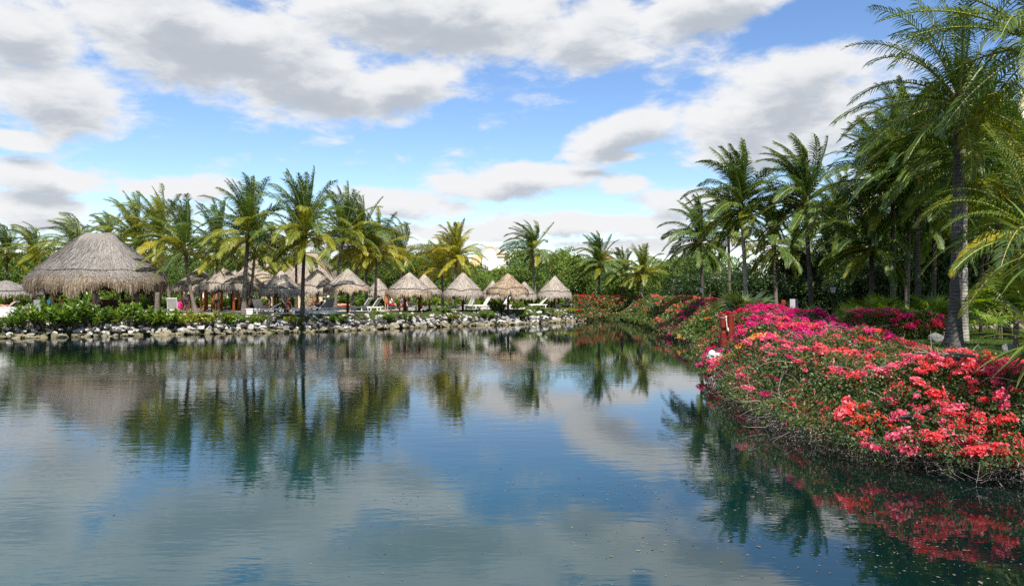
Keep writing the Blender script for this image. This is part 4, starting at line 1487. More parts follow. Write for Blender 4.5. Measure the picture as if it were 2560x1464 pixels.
wood = 'trees of the wood behind the umbrellas'
for i in range(64):                    # wood behind the far shore
    px = -60 + i * 29 + random.uniform(-12, 12)
    D = random.uniform(104, 132) if i % 2 else random.uniform(94, 104)
    tp = np.interp(px, [0, 300, 800, 1000, 1060, 1150, 1240, 1300, 1400, 1480, 1600, 1700, 1760], [612, 625, 630, 610, 600, 640, 655, 618, 608, 638, 645, 622, 596]) + random.uniform(-16, 16)
    if i % 2 == 0:
        tp += 28
    top = EYE - (tp - 725) / F_PX * D
    make_tree((px - 1280) / F_PX * D, D, DECK, random.uniform(3.0, 4.4), top, random.randrange(5), 'leafy green tree in the wood behind the umbrellas', wood, 0.02)
for i in range(34):                    # dark grove of the right bank
    px = 1690 + i * 29 + random.uniform(-12, 12)
    D = random.uniform(58, 76) if px > 1900 else random.uniform(76, 92)
    tp = np.interp(px, [1690, 1800, 2000, 2150, 2300, 2450, 2700], [630, 620, 590, 520, 470, 400, 360]) + random.uniform(-10, 40)
    if i % 2 == 0:
        tp += 60
    top = EYE - (tp - 725) / F_PX * D
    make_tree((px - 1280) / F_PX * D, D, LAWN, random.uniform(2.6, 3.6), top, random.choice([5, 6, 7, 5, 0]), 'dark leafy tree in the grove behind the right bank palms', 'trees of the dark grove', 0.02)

for i in range(20):                    # nearer row of the grove
    px = 2120 + i * 27 + random.uniform(-10, 10)
    D = random.uniform(48, 58)
    tp = np.interp(px, [2100, 2250, 2400, 2700], [600, 500, 430, 380]) + random.uniform(0, 90)
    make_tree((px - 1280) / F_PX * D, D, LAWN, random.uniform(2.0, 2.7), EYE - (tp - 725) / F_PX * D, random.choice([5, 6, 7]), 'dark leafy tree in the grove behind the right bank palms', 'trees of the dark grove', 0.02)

# ------------------------------------------------------------------ low shrubs of the far shore
def shrub_mesh(seed, n, mat, ll=0.2):
    rng = np.random.default_rng(seed)
    b = MB()
    st = MB()
    ns = 26
    for k in range(ns):
        a = rng.uniform(0, 6.28)
        r_ = math.sqrt(rng.uniform(0, 1)) * 0.85
        h = (1 - 0.45 * r_ * r_) * rng.uniform(0.6, 1.05)
        x0, y0 = 0.5 * r_ * math.cos(a), 0.5 * r_ * math.sin(a)
        p = np.array([(x0 * 0.6, y0 * 0.6, 0), (x0 * 1.3, y0 * 1.3, h * 0.55), (r_ * math.cos(a), r_ * math.sin(a), h)])
        st.tube(p, [0.022, 0.016, 0.008], 4, 0, False)
        m = n // ns
        t = rng.uniform(0.25, 1.02, m) ** 0.7
        pos = np.stack([np.interp(t, [0, .5, 1], p[:, c]) for c in range(3)], -1) + rng.normal(0, 0.035, (m, 3))
        aa = rng.uniform(0, 6.28, m)
        el = rng.uniform(-0.2, 1.2, m)
        d = np.stack([np.cos(aa) * np.cos(el), np.sin(aa) * np.cos(el), np.sin(el)], -1)
        nn = np.array([0, 0, 1.0]) + rng.normal(0, 0.5, (m, 3))
        L_ = ll * rng.uniform(0.6, 1.25, m)
        leaf_quads(b, pos, d, nn, L_, L_ * 0.46)
    return b.mesh('foliage', M[mat]), st.mesh('stem', M['bark'])


SHR = [shrub_mesh(400 + k, 900, 'shrub_leaf', 0.20) for k in range(3)] + [shrub_mesh(410 + k, 900, 'shrub_leaf_yellow', 0.17) for k in range(2)] + [shrub_mesh(420, 1100, 'boug_leaf_dry', 0.10)]


def make_shrub(px, off, w_px, top_py, v, label, base_z=DECK, D=None):
    x, y, z = far_deck(px, off)
    if D:
        x, y = (px - 1280) / F_PX * D, D
    y_ = y
    h = EYE - (top_py - 725) / F_PX * y_ - (base_z - 0.25)
    root = empty('shrub', (x, y_, base_z - 0.25), random.uniform(0, 6.28))
    tag(root, label, 'shrub', 'low shrubs along the far shore')
    Rw = w_px / F_PX * y_ / 2
    for me, nm in zip(SHR[v], ('foliage', 'stem')):
        o = link(nm, me, root)
        o.scale = (Rw, Rw * 0.85, max(h, 0.4) / 1.02)
    return root


SHRUBS = [
    (10, 1.6, 70, 790, 0, 'dark leafy shrub at the left picture edge over the water'), (66, 1.5, 110, 765, 0, 'broad leaved shrub right of the white ledge'),
    (125, 1.5, 120, 752, 1, 'tall glossy shrub under the left post of the large palapa'), (190, 1.4, 130, 748, 0, 'tallest shrub in front of the large palapa'),
    (238, 1.4, 80, 762, 2, 'shrub in front of the man in the blue shirt'), (318, 1.4, 90, 752, 1, 'upright bright shrub right of the dark gap in the shore planting'),
    (368, 1.5, 90, 764, 2, 'shrub around the foot of the stump under the large palapa'), (425, 1.6, 90, 772, 1, 'low rounded shrub left of the leaning palm foot'),
    (472, 1.6, 80, 774, 3, 'yellow green low shrub at the leaning palm foot'), (530, 1.7, 90, 775, 3, 'yellow green shrub in front of the grey lounger back'),
    (585, 1.8, 80, 778, 2, 'low shrub before the thick palm trunk'), (650, 1.9, 70, 787, 3, 'short yellow shrub on top of the rocks right of the square block'),
    (700, 2.0, 60, 788, 1, 'short green shrub at the feet of the seated women'), (778, 2.2, 60, 785, 2, 'low shrub beside the long white slab'),
    (815, 3.0, 70, 780, 1, 'green strip shrub behind the long white slab'), (872, 3.2, 60, 785, 3, 'yellow shrub at the white lounger end'),
    (900, 2.4, 60, 784, 3, 'pale leaved shrub in front of the two grey lounger backs'), (940, 2.6, 52, 774, 0, 'dark green bushy shrub left of the big white lounger'),
    (920, 9.5, 90, 757, 2, 'green bed shrub beneath the young palm'), (1040, 3.2, 50, 772, 5, 'sparse dry shrub right of the cream loungers'),
    (1075, 3.0, 50, 770, 2, 'grey green shrub before the red posts'), (1100, 2.6, 78, 766, 1, 'round bright green shrub on the rocks between two umbrellas'),
    (1158, 2.6, 60, 778, 3, 'low yellow green shrub below the torn umbrella'), (1190, 2.8, 60, 768, 5, 'dry grey twiggy shrub on the right shore rocks'),
    (1242, 2.6, 70, 752, 1, 'upright shrub in front of the stout red post'), (1290, 3.0, 60, 770, 0, 'dark shrub right of the stout red post'),
    (1338, 3.0, 60, 762, 2, 'green shrub left of the rightmost umbrella'), (1372, 2.8, 60, 768, 5, 'dry shrub under the rightmost umbrella'),
    (1418, 2.6, 60, 766, 3, 'yellow shrub at the right end of the rock wall'), (1450, 3.0, 80, 748, 5, 'big dry grey bush at the corner of the lake'),
]
for q in SHRUBS:
    if q[0] < 600:
        make_shrub(q[0], q[1] - 0.7, q[2] * 1.25, q[3], q[4], q[5], 0.70)
    else:
        make_shrub(q[0], q[1] - 0.3, q[2] * 1.15, q[3], q[4], q[5], 1.0)
SPILL = [(640, 'small green clump spilling over the rocks below the square block'), (735, 'low clump on the rocks below the tallest palm'), (842, 'short leafy clump at the rocks left of the long lounger'),
         (968, 'little green clump among the white rocks below the broad umbrella'), (1015, 'low leafy clump over the rocks right of the big lounger'), (1130, 'small clump between white rocks below the yellow palm'),
         (1215, 'low clump at the rocks left of the upright shrub'), (1310, 'small dark clump on the rocks below the small far umbrella'), (1392, 'low yellow clump over the rocks under the rightmost umbrella')]
for i, (px, lab) in enumerate(SPILL):
    make_shrub(px, random.uniform(0.7, 1.1), 62, 786 - i * 1.2, (0, 3, 1, 2, 0, 3, 1, 0, 3)[i], lab, 0.72)
for i in range(26):
    px = 40 + i * 56 + random.uniform(-20, 20)
    make_shrub(px, random.uniform(19, 25), 110, 728 + random.uniform(0, 14), random.choice([0, 1, 2]), 'green garden shrub behind the umbrellas')

# ------------------------------------------------------------------ bougainvillea
def bract_cluster(seed, n=46):
    """a ball of papery three-bract flowers, radius about 1"""
    rng = np.random.default_rng(seed)
    b = MB()
    d = rng.normal(size=(n, 3))
    d[:, 2] = np.abs(d[:, 2]) * 0.9 - 0.25
    d /= np.linalg.norm(d, axis=1)[:, None]
    c = d * rng.uniform(0.35, 1.0, n)[:, None] * np.array([1.0, 1.0, 0.75]) * (1 + 0.25 * np.sin(np.arctan2(d[:, 1], d[:, 0]) * 3 + seed))[:, None]
    ref = rng.normal(size=(n, 3))
    a1 = np.cross(d, ref)
    a1 /= np.linalg.norm(a1, axis=1)[:, None]
    a2 = np.cross(d, a1)
    for k in range(3):
        t = k * 2.094
        dr = a1 * math.cos(t) + a2 * math.sin(t) + d * rng.uniform(0.3, 1.0, n)[:, None]
        L_ = rng.uniform(0.26, 0.38, n)
        leaf_quads(b, c, dr, d + rng.normal(0, .2, (n, 3)), L_, L_ * 0.85, 0, 0.25)
    return b


CL_MESH = {}
for k in range(6):
    CL_MESH[k] = bract_cluster(500 + k, 40 + 6 * k).mesh('flower_cluster', M['bract_coral'])
CL_BY_MAT = {}


def cluster_mesh(k, colour):
    if (k, colour) not in CL_BY_MAT:
        me = CL_MESH[k].copy()
        me.materials.clear()
        me.materials.append(M['bract_' + colour])
        CL_BY_MAT[(k, colour)] = me
    return CL_BY_MAT[(k, colour)]


# mounds of the right bank: centre x, y, palette, flower share, leaf, label
BUSH = [
    (7.2, 13.2, ['coral', 'coral', 'pink', 'orange'], 1.25, 'boug_leaf', 'nearest coral pink bougainvillea hanging over the water at lower right'),
    (9.6, 13.2, ['coral', 'pink', 'coral', 'pink'], 1.15, 'boug_leaf', 'coral bougainvillea at the lower right picture edge below the sword leaves'),
    (6.4, 16.0, ['coral', 'coral', 'pink', 'pink'], 1.0, 'boug_leaf', 'coral and orange bougainvillea over the bare twigs at the waterline'),
    (9.2, 16.2, ['coral', 'orange', 'pink', 'pink'], 0.95, 'boug_leaf', 'coral bougainvillea with grey bare branches behind the flying bird'),
    (12.2, 16.0, ['coral', 'orange', 'pink'], 0.8, 'boug_leaf', 'orange bougainvillea behind the sword leaves'),
    (6.6, 20.0, ['coral', 'pink', 'pink', 'magenta'], 0.9, 'boug_leaf', 'coral bougainvillea with twigs trailing far out over the water'),
    (9.6, 20.0, ['coral', 'magenta', 'orange', 'red'], 0.75, 'boug_leaf', 'thin reddish bougainvillea in the middle of the bank'),
    (12.6, 20.5, ['orange', 'red', 'magenta', 'coral'], 0.7, 'boug_leaf_dry', 'sparse twiggy bougainvillea in front of the swollen palm foot'),
    (7.7, 25.0, ['coral', 'pink', 'magenta', 'coral'], 1.0, 'boug_leaf', 'bougainvillea with a patch of golden yellow flowers below the white marker'),
    (10.8, 25.2, ['magenta', 'coral', 'magenta', 'pink'], 0.95, 'boug_leaf', 'magenta and coral bougainvillea right of the golden patch'),
    (14.2, 25.6, ['red', 'orange', 'magenta'], 0.6, 'boug_leaf_light', 'green bougainvillea dotted with red at the edge of the lawn'),
    (9.5, 31.0, ['magenta', 'magenta', 'magenta', 'pink'], 1.15, 'boug_leaf', 'vivid magenta bougainvillea around the white marker'),
    (12.6, 31.5, ['magenta', 'magenta', 'magenta', 'pink'], 1.1, 'boug_leaf', 'vivid magenta bougainvillea right of the two red posts'),
    (16.2, 32.0, ['red', 'magenta', 'coral'], 0.6, 'boug_leaf_light', 'leafy bougainvillea mound left of the clipped hedge'),
    (9.9, 37.5, ['red', 'red', 'magenta', 'coral'], 0.8, 'boug_leaf', 'dark red bougainvillea left of the two red posts'),
    (13.2, 38.0, ['magenta', 'magenta', 'magenta', 'pink'], 1.25, 'boug_leaf', 'dense magenta bougainvillea behind the two red posts'),
    (16.6, 39.0, ['coral', 'magenta', 'pink'], 0.9, 'boug_leaf', 'pink bougainvillea at the foot of the dark trunked palm'),
    (10.9, 44.5, ['yellow', 'red', 'yellow'], 0.25, 'boug_leaf_light', 'light green bougainvillea with a few yellow flowers at the waterline'),
    (14.2, 46.0, ['magenta', 'coral', 'coral'], 1.0, 'boug_leaf_light', 'coral dotted bougainvillea behind the light green one'),
    (11.6, 52.5, ['coral', 'magenta', 'pink'], 0.7, 'boug_leaf_dry', 'dry brownish bougainvillea trailing down to the far right bank'),
    (14.6, 54.0, ['coral', 'magenta', 'magenta'], 1.1, 'boug_leaf_light', 'high pink bougainvillea under the leftmost slim palm'),
    (12.2, 61.5, ['pink', 'coral', 'dry'], 0.8, 'boug_leaf_light', 'reddish bougainvillea bank beyond the bend'),
    (15.4, 63.0, ['coral', 'magenta', 'pink'], 1.0, 'boug_leaf_light', 'pink tipped bougainvillea below the lantern with white glass'),
    (12.2, 70.5, ['pink', 'pink', 'dry'], 0.6, 'boug_leaf_light', 'green bougainvillea at the far end of the right bank'),
    (15.4, 72.0, ['coral', 'orange'], 0.5, 'boug_leaf_light', 'green bougainvillea under the palm with one big yellow leaf'),
    (12.0, 79.0, ['coral', 'dry'], 0.5, 'boug_leaf', 'dark green bougainvillea over the shaded inlet'),
    (8.6, 84.0, ['red', 'red', 'coral'], 1.0, 'boug_leaf', 'red flowering bougainvillea at the end of the inlet'),
]
BC = np.array([(q[0], q[1]) for q in BUSH])


def bush_top(x, y, d):
    """height of the leafy surface above the water"""
    near = sstep(y, 20, 40)
    hmax = 1.50 + 0.46 * near + 0.30 * sstep(y, 42, 58)
    fall = 1 - 0.40 * sstep(d, 3.5, 6.8)
    z = 0.45 + (hmax * fall - 0.45) * sstep(d, -0.95, 1.0 + 1.2 * near)
    # the growth is cut back around the mooring posts and the white marker
    z = z - 1.05 * np.exp(-(((x - 9.1) / 1.0) ** 2 + ((y - 33.6) / 1.3) ** 2)) - 0.9 * np.exp(-(((x - 7.5) / 0.7) ** 2 + ((y - 29.6) / 1.2) ** 2))
    z = z + 0.24 * lump(x, y, 1.1, 0.4) * sstep(d, -0.5, 0.8) + 0.11 * lump(x, y, 2.7, 1.9)
    return z


def bank(x, y):
    """distance from the ragged leafy edge: the bushes bulge out over the water and draw back"""
    return land(x, y) + 0.42 * lump(x, y, 1.25, 2.7) + 0.18 * lump(x, y, 3.7, 0.3) - 0.05


def scatter(n, y0, y1, x0, x1, dmin, dmax):
    x = RNG.uniform(x0, x1, n)
    y = RNG.uniform(y0, y1, n)
    d = bank(x, y)
    k = (d > dmin) & (d < dmax) & ~((x < 6.0) & (y > 40))
    return x[k], y[k], d[k]


roots = []
for (bx, by, pal, fl, lf, lab) in BUSH:
    r_ = empty('bougainvillea_bush', (bx, by, float(ground_z(bx, by)[0])))
    tag(r_, lab, 'bougainvillea', 'bougainvillea bushes on the right bank')
    roots.append(r_)


def owner(x, y):
    dd = (x[:, None] - BC[None, :, 0]) ** 2 + ((y[:, None] - BC[None, :, 1]) * 0.8) ** 2
    dd = dd * (1 + 0.25 * np.sin(x * 3.1 + y * 2.3))[:, None]
    return dd.argmin(1)


leafs = [MB() for _ in BUSH]
twigs = [MB() for _ in BUSH]
zones = [  # y0, y1, count, leaf length
    (10.0, 17.0, 150000, 0.062), (17.0, 26.0, 120000, 0.075), (26.0, 42.0, 120000, 0.105), (42.0, 62.0, 85000, 0.16), (62.0, 90.0, 70000, 0.22)]
for (y0, y1, cnt, ll) in zones:
    x1 = 17.5 if y1 < 30 else 22
    x, y, d = scatter(cnt, y0, y1, 3.8, x1, -0.75, 7.0)
    zt_ = bush_top(x, y, d)
    depth = RNG.exponential(0.12, len(x)) * (1 + 0.8 * (y > 40))
    gap = lump(x, y, 2.2, 3.0) + 0.6 * lump(x, y, 5.0, 1.0)
    keep = gap > RNG.uniform(-1.15, -0.35, len(x))
    zz = zt_ - depth
    lowedge = (d < 0.35) | ((d < 0.9) & (y < 24) & (RNG.uniform(0, 1, len(x)) < 0.5))
    zb = np.clip(0.22 + 0.22 * lump(x, y, 2.1, 7.0), 0.06, 0.5)
    zz = np.where(lowedge, zb + np.maximum(zt_ - zb, 0.05) * RNG.uniform(0.0, 1.0, len(x)) ** 0.6, zz)
    keep &= (zz > 0.06) & ~(lowedge & (RNG.uniform(0, 1, len(x)) < np.where(zz < 0.4, 0.72, 0.3)))
    x, y, d, zz = x[keep], y[keep], d[keep], zz[keep]
    n = len(x)
    pos = np.stack([x, y, zz], -1)
    dr = rand_dirs(n) + np.array([-0.25, -0.1, 0.0])
    nn = np.array([-0.15, -0.25, 0.9]) + RNG.normal(0, 0.55, (n, 3))
    L_ = ll * RNG.uniform(0.6, 1.3, n)
    ow = owner(x, y)
    for k in np.unique(ow):
        s_ = ow == k
        base = np.array(roots[k].location)
        leaf_quads(leafs[k], pos[s_] - base, dr[s_], nn[s_], L_[s_], L_[s_] * 0.72, 0, 0.15)

# twigs: fine bare ones at the waterline, longer grey ones on top
for i in range(1150):
    near = random.random()
    y_ = 11.2 + 14 * near ** 1.5 if i < 900 else random.uniform(20, 60)
    # waterline x at this y
    ed = np.array(RIGHT[:14])
    if i % 3 == 0 and y_ < 15:
        xx = random.uniform(6.3, 12)
        yy = float(np.interp(xx, ed[9:, 0], ed[9:, 1])) if xx > 6 else y_
    else:
        yy = y_
        xx = float(np.interp(-yy, -ed[:12, 1], ed[:12, 0])) if yy > 13 else float(np.interp(yy, [11.2, 13], [9.0, 7.2]))
    z0 = random.uniform(0.08, 0.38)
    ins = random.uniform(0.0, 0.9)
    p0 = np.array([xx + ins * 0.8, yy + ins * 0.4, z0])
    L_ = random.uniform(0.5, 1.5)
    d0 = np.array([random.uniform(-1, 0.2), random.uniform(-0.9, 0.6), random.uniform(-0.4, 0.22)])
    tp = twig_path(p0, d0, L_, 7, 0.30, 0.03)
    tp[:, 2] = np.maximum(tp[:, 2], -0.05)
    k = int(owner(np.array([p0[0]]), np.array([p0[1]]))[0])
    twigs[k].tube(tp - np.array(roots[k].location), np.linspace(random.uniform(0.004, 0.011), 0.002, 8), 3, 0 if random.random() < .6 else 1, False)
    if random.random() < 0.5:
        tp2 = twig_path(tp[3], d0 + RNG.normal(0, 0.8, 3), L_ * 0.5, 4, 0.4, 0.02)
        twigs[k].tube(tp2 - np.array(roots[k].location), np.linspace(0.005, 0.0015, 5), 3, 1, False)
x, y, d = scatter(900, 11, 45, 5.5, 17, 0.5, 6.6)
for i in range(len(x)):
    z = float(bush_top(x[i:i + 1], y[i:i + 1], d[i:i + 1])[0])
    d0 = np.array([random.uniform(-1, 1), random.uniform(-0.8, 0.8), random.uniform(-0.05, 0.35)])
    L_ = random.uniform(0.4, 1.2)
    tp = twig_path((x[i], y[i], z - 0.06), d0, L_, 6, 0.22, 0.03)
    k = int(owner(x[i:i + 1], y[i:i + 1])[0])
    twigs[k].tube(tp - np.array(roots[k].location), np.linspace(random.uniform(0.004, 0.009), 0.002, 7), 3, 1 if random.random() < .3 else 0, False)
for k in range(len(BUSH)):
    if leafs[k].n:
        o = leafs[k].build('foliage', M[BUSH[k][4]], roots[k])
        o['kind'] = 'stuff'
    if twigs[k].n:
        o = twigs[k].build('twigs', [M['twig'], M['twig_pale']], roots[k])
        o['kind'] = 'stuff'

# thick grey branches that lie over the near bushes
for (px, py, D, dx, dy, L_, r_) in ((2440, 985, 15.0, -1.0, 0.3, 1.1, 0.028), (2330, 905, 20.0, -1, 0.3, 1.0, 0.012),
                                    (2170, 1010, 15.5, 1.0, 0.5, 0.7, 0.022), (2400, 1000, 15, -0.9, -0.1, 0.9, 0.026), (2060, 850, 27, 0.9, 0.9, 0.9, 0.010)):
    p0 = np.array(P(px, py, D))
    dd = bank(p0[0:1], p0[1:2])
    p0[2] = float(bush_top(np.array([p0[0]]), np.array([p0[1]]), dd)[0]) + 0.02
    tp = twig_path(p0, (dx, dy, 0.12), L_, 8, 0.16, 0.02)
    k = int(owner(p0[0:1], p0[1:2])[0])
    b = MB()
    b.tube(tp - np.array(roots[k].location), np.linspace(r_, r_ * 0.45, 9), 6)
    for q in (3, 5, 6):
        t2 = twig_path(tp[q], RNG.normal(0, 1, 3) + np.array([dx, dy, 0.4]), L_ * 0.5, 5, 0.25, 0.0)
        b.tube(t2 - np.array(roots[k].location), np.linspace(r_ * 0.5, 0.004, 6), 5)
    b.build('branch', M['twig'], roots[k], True)

# flower clusters, each one an object of its bush
cnt_by = [0] * len(BUSH)


def add_cluster(x, y, z, size, colour, k):
    me = cluster_mesh(random.randrange(6), colour)
    o = link('flower_cluster', me, roots[k])
    o.location = (x - roots[k].location[0], y - roots[k].location[1], z - roots[k].location[2])
    o.rotation_euler = (random.uniform(-.5, .5), random.uniform(-.5, .5), random.uniform(0, 6.28))
    o.scale = (size * random.uniform(0.9, 1.5), size * random.uniform(0.8, 1.2), size * random.uniform(0.7, 1.0))
    cnt_by[k] += 1


loose = [dict() for _ in BUSH]
for (y0, y1, cnt, s0, s1) in ((10.2, 14.8, 760, 0.06, 0.19), (10.2, 17.0, 700, 0.05, 0.15), (17.0, 26.0, 760, 0.05, 0.17), (26.0, 42.0, 1250, 0.08, 0.22), (42.0, 62.0, 560, 0.12, 0.25), (62.0, 90.0, 330, 0.14, 0.30)):
    x, y, d = scatter(int(cnt * 2.2), y0, y1, 4.2, 17.5 if y1 < 30 else 21, -0.55, 6.6)
    zt_ = bush_top(x, y, d)
    ow = owner(x, y)
    clump = lump(x, y, 1.6, 5.0) + 0.5 * lump(x, y, 4.3, 2.0)
    for i in range(len(x)):
        q = BUSH[ow[i]]
        pr = q[3] * ((0.44 if y[i] > 24 else 0.27) + 0.50 * clump[i] + (0.12 if 24 < y[i] < 42 else 0.0) + (0.26 if y[i] < 20 and d[i] < 1.2 else 0.0))
        if random.random() > pr:
            continue
        z = zt_[i] + random.uniform(-0.04, 0.07)
        if d[i] < 0.5:
            z = 0.26 + (z - 0.26) * random.uniform(0.2, 1.0)
        s_ = s0 + (s1 - s0) * random.random() ** 1.8
        if y[i] < 26 and clump[i] > 0.35:
            s_ *= 1.05
        pal = q[2]
        # neighbours flower alike
        ci = int((lump(np.array([x[i]]), np.array([y[i]]), 1.3, 9.0)[0] + 1) * 0.5 * len(pal) + random.uniform(-0.6, 0.6)) % len(pal)
        add_cluster(x[i], y[i], z, s_, pal[ci], int(ow[i]))
# the golden patch
for i in range(22):
    x_, y_, _ = P(1880 + random.gauss(0, 26), 905, 26.0)
    y_ += random.uniform(-1.2, 1.2)
    dd = bank(np.array([x_]), np.array([y_]))
    z = float(bush_top(np.array([x_]), np.array([y_]), dd)[0]) + 0.06
    add_cluster(x_, y_, z, random.uniform(0.10, 0.2), 'yellow', 8)

# single bracts sprinkled between the clusters, one loose mass per colour group
for ci, (colour, palset) in enumerate((('coral', ('coral', 'pink', 'orange')), ('magenta', ('magenta',)), ('red', ('red',)), ('dry', ('dry',)))):
    b = MB()
    for (y0, y1, cnt, ll) in ((10.2, 17, 9000, 0.055), (17, 26, 8000, 0.065), (26, 42, 9000, 0.09), (42, 62, 5000, 0.13), (62, 90, 4000, 0.18)):
        x, y, d = scatter(cnt * 2, y0, y1, 4.2, 17.5 if y1 < 30 else 21, -0.5, 6.7)
        ow = owner(x, y)
        share = np.array([sum(c in palset for c in q[2]) / len(q[2]) * min(q[3], 1.0) for q in BUSH])[ow]
        k = RNG.uniform(0, 1, len(x)) < share * 0.50
        x, y, d = x[k], y[k], d[k]
        n = len(x)
        if not n:
            continue
        z = bush_top(x, y, d) + RNG.uniform(-0.10, 0.03, n)
        z = np.where(d < 0.4, 0.2 + (z - 0.2) * RNG.uniform(0.2, 1, n), z)
        L_ = ll * RNG.uniform(0.6, 1.2, n)
        leaf_quads(b, np.stack([x, y, z], -1), rand_dirs(n), np.array([0, -0.3, 1.0]) + RNG.normal(0, .6, (n, 3)), L_, L_ * 0.85, 0, 0.2)
    o = b.build('loose_blossoms', M['bract_' + colour])
    tag(o, {'coral': 'small coral flowers scattered all over the flowering bank', 'magenta': 'small magenta flowers scattered over the flowering bank',
            'red': 'small dark red flowers scattered over the flowering bank', 'dry': 'faded brownish flowers scattered over the far right bank'}[colour], 'flowers', kind='stuff')

# clipped hedge on the lawn
hx, hy = P(2234, 800, 33)[0], 33.0
hd = empty('clipped_hedge', (hx, hy, LAWN))
tag(hd, 'clipped oval bougainvillea hedge with magenta flowers on the lawn', 'hedge')
b = MB()
n = 22000
HR = np.array([1.75, 1.0, 1.02])
u = rand_dirs(n)
sq = np.sign(u) * np.abs(u) ** 0.62
sq /= np.max(np.abs(sq), axis=1)[:, None] ** 0.55
pos = sq * HR * RNG.uniform(0.80, 1.03, n)[:, None]
pos[:, 2] = pos[:, 2] * 0.55 + 0.58
pos = pos + 0.05 * np.stack([lump(pos[:, 1], pos[:, 2], 3), lump(pos[:, 0], pos[:, 2], 3), lump(pos[:, 0], pos[:, 1], 3)], -1)
pos = pos[pos[:, 2] > 0.05]
n = len(pos)
leaf_quads(b, pos, rand_dirs(n), pos * np.array([1, 1, 1.5]) + RNG.normal(0, .5, (n, 3)), 0.085 * RNG.uniform(.7, 1.3, n), 0.06 * RNG.uniform(.7, 1.3, n))
b.build('foliage', M['boug_leaf_light'], hd)
for i in range(120):
    aa = random.uniform(0, 6.28)
    if i < 56:
        v_ = np.array([random.uniform(-1.7, 0.1), random.uniform(-0.8, 0.6), 1.13 + random.uniform(-0.05, 0.05)])
    elif i < 84:
        v_ = np.array([random.uniform(-1.75, -1.2), random.uniform(-0.75, -0.3), random.uniform(0.5, 1.1)])
    else:
        v_ = np.array([random.choice([-0.9, -0.35, 0.2, 1.15, 1.3]) + random.gauss(0, 0.2), -1.0 + random.uniform(-.04, .06), random.uniform(0.5, 1.05)])
    me = cluster_mesh(random.randrange(6), random.choice(['magenta', 'magenta', 'magenta', 'red', 'pink']))
    o = link('flower_cluster', me, hd)
    o.location = v_
    o.rotation_euler = (random.uniform(0, 1.4), 0, random.uniform(-.6, .6))
    s_ = random.uniform(0.07, 0.15)
    o.scale = (s_ * 1.2, s_, s_)
st = MB()
for k in range(9):
    st.tube([(random.uniform(-1.2, 1.2), random.uniform(-.5, .5), 0), (random.uniform(-1.4, 1.4), random.uniform(-.6, .6), 0.9)], [0.03, 0.012], 5)
st.build('stems', M['bark'], hd)

# red flowering shrubs among the far deck
for (px, off, top, lab) in ((1130, 8.5, 748, 'red flowering shrub between the torn umbrella and the yellow palm'), (1290, 8.0, 750, 'pink red flowering shrub right of the stout red post'),
                            (1420, 7.5, 752, 'red flowering shrub behind the rightmost umbrella'), (985, 12, 752, 'red flowering shrub behind the seated group'), (1185, 9, 752, 'dull pink flowering shrub behind the dry grey shrub'),
                            (330, 18, 742, 'orange flowering shrub seen under the large palapa'), (1365, 9, 748, 'small pink flowering shrub under the rightmost umbrella')):
    rt = make_shrub(px, off, 62, top, 2, lab)
    for i in range(22):
        a = random.uniform(0, 6.28)
        r_ = random.uniform(0.1, 0.95)
        o = link('flower_cluster', cluster_mesh(random.randrange(6), 'orange' if px == 330 else random.choice(['red', 'magenta', 'coral'])), rt)
        sxx = rt.children[0].scale
        o.location = (r_ * sxx[0] * math.cos(a), r_ * sxx[1] * math.sin(a), sxx[2] * (1 - 0.4 * r_ * r_) * random.uniform(0.8, 1.02))
        s_ = random.uniform(0.08, 0.17)
        o.scale = (s_, s_, s_)

# ------------------------------------------------------------------ fan palms and sword leaved plant
def fan_leaf_mesh(seed, n=26, spread=4.6):
    rng = np.random.default_rng(seed)
    b = MB()
    th = np.linspace(-spread / 2, spread / 2, n)
    L_ = 0.78 * (0.72 + 0.28 * np.cos(th / spread * 2.4)) * rng.uniform(0.93, 1.05, n)
    d = np.stack([np.cos(th), np.sin(th), np.full(n, 0.05)], -1)
    s = np.stack([-np.sin(th), np.cos(th), np.zeros(n)], -1)
    w_ = 0.036
    z = np.array([0, 0, 1.0])
    p0 = d * 0.03
    m1 = d * (L_ * 0.5)[:, None]
    t = d * L_[:, None] - z * (0.16 * rng.uniform(0.3, 1.4, n))[:, None]
    V = np.stack([p0 - s * .006, p0 + s * .006, m1 + s * w_ + z * .012, m1 - s * w_ - z * .012, t], 1).reshape(-1, 3)
    i = np.arange(n)[:, None] * 5
    b.add(V, i + np.array([[0, 1, 2, 3]]))
    b.add(V, i + np.array([[3, 2, 4]]))
    return b


FANS = {}


def fan_mesh(k, mat):
    if (k, mat) not in FANS:
        b = fan_leaf_mesh(600 + k)
        b.tube([(0.03, 0, 0), (-0.35, 0, -0.04), (-0.8, 0, -0.16)], [0.010, 0.012, 0.016], 4, 1, False)
        FANS[(k, mat)] = b.mesh('fan_leaf', [M[mat], M['rachis']])
    return FANS[(k, mat)]


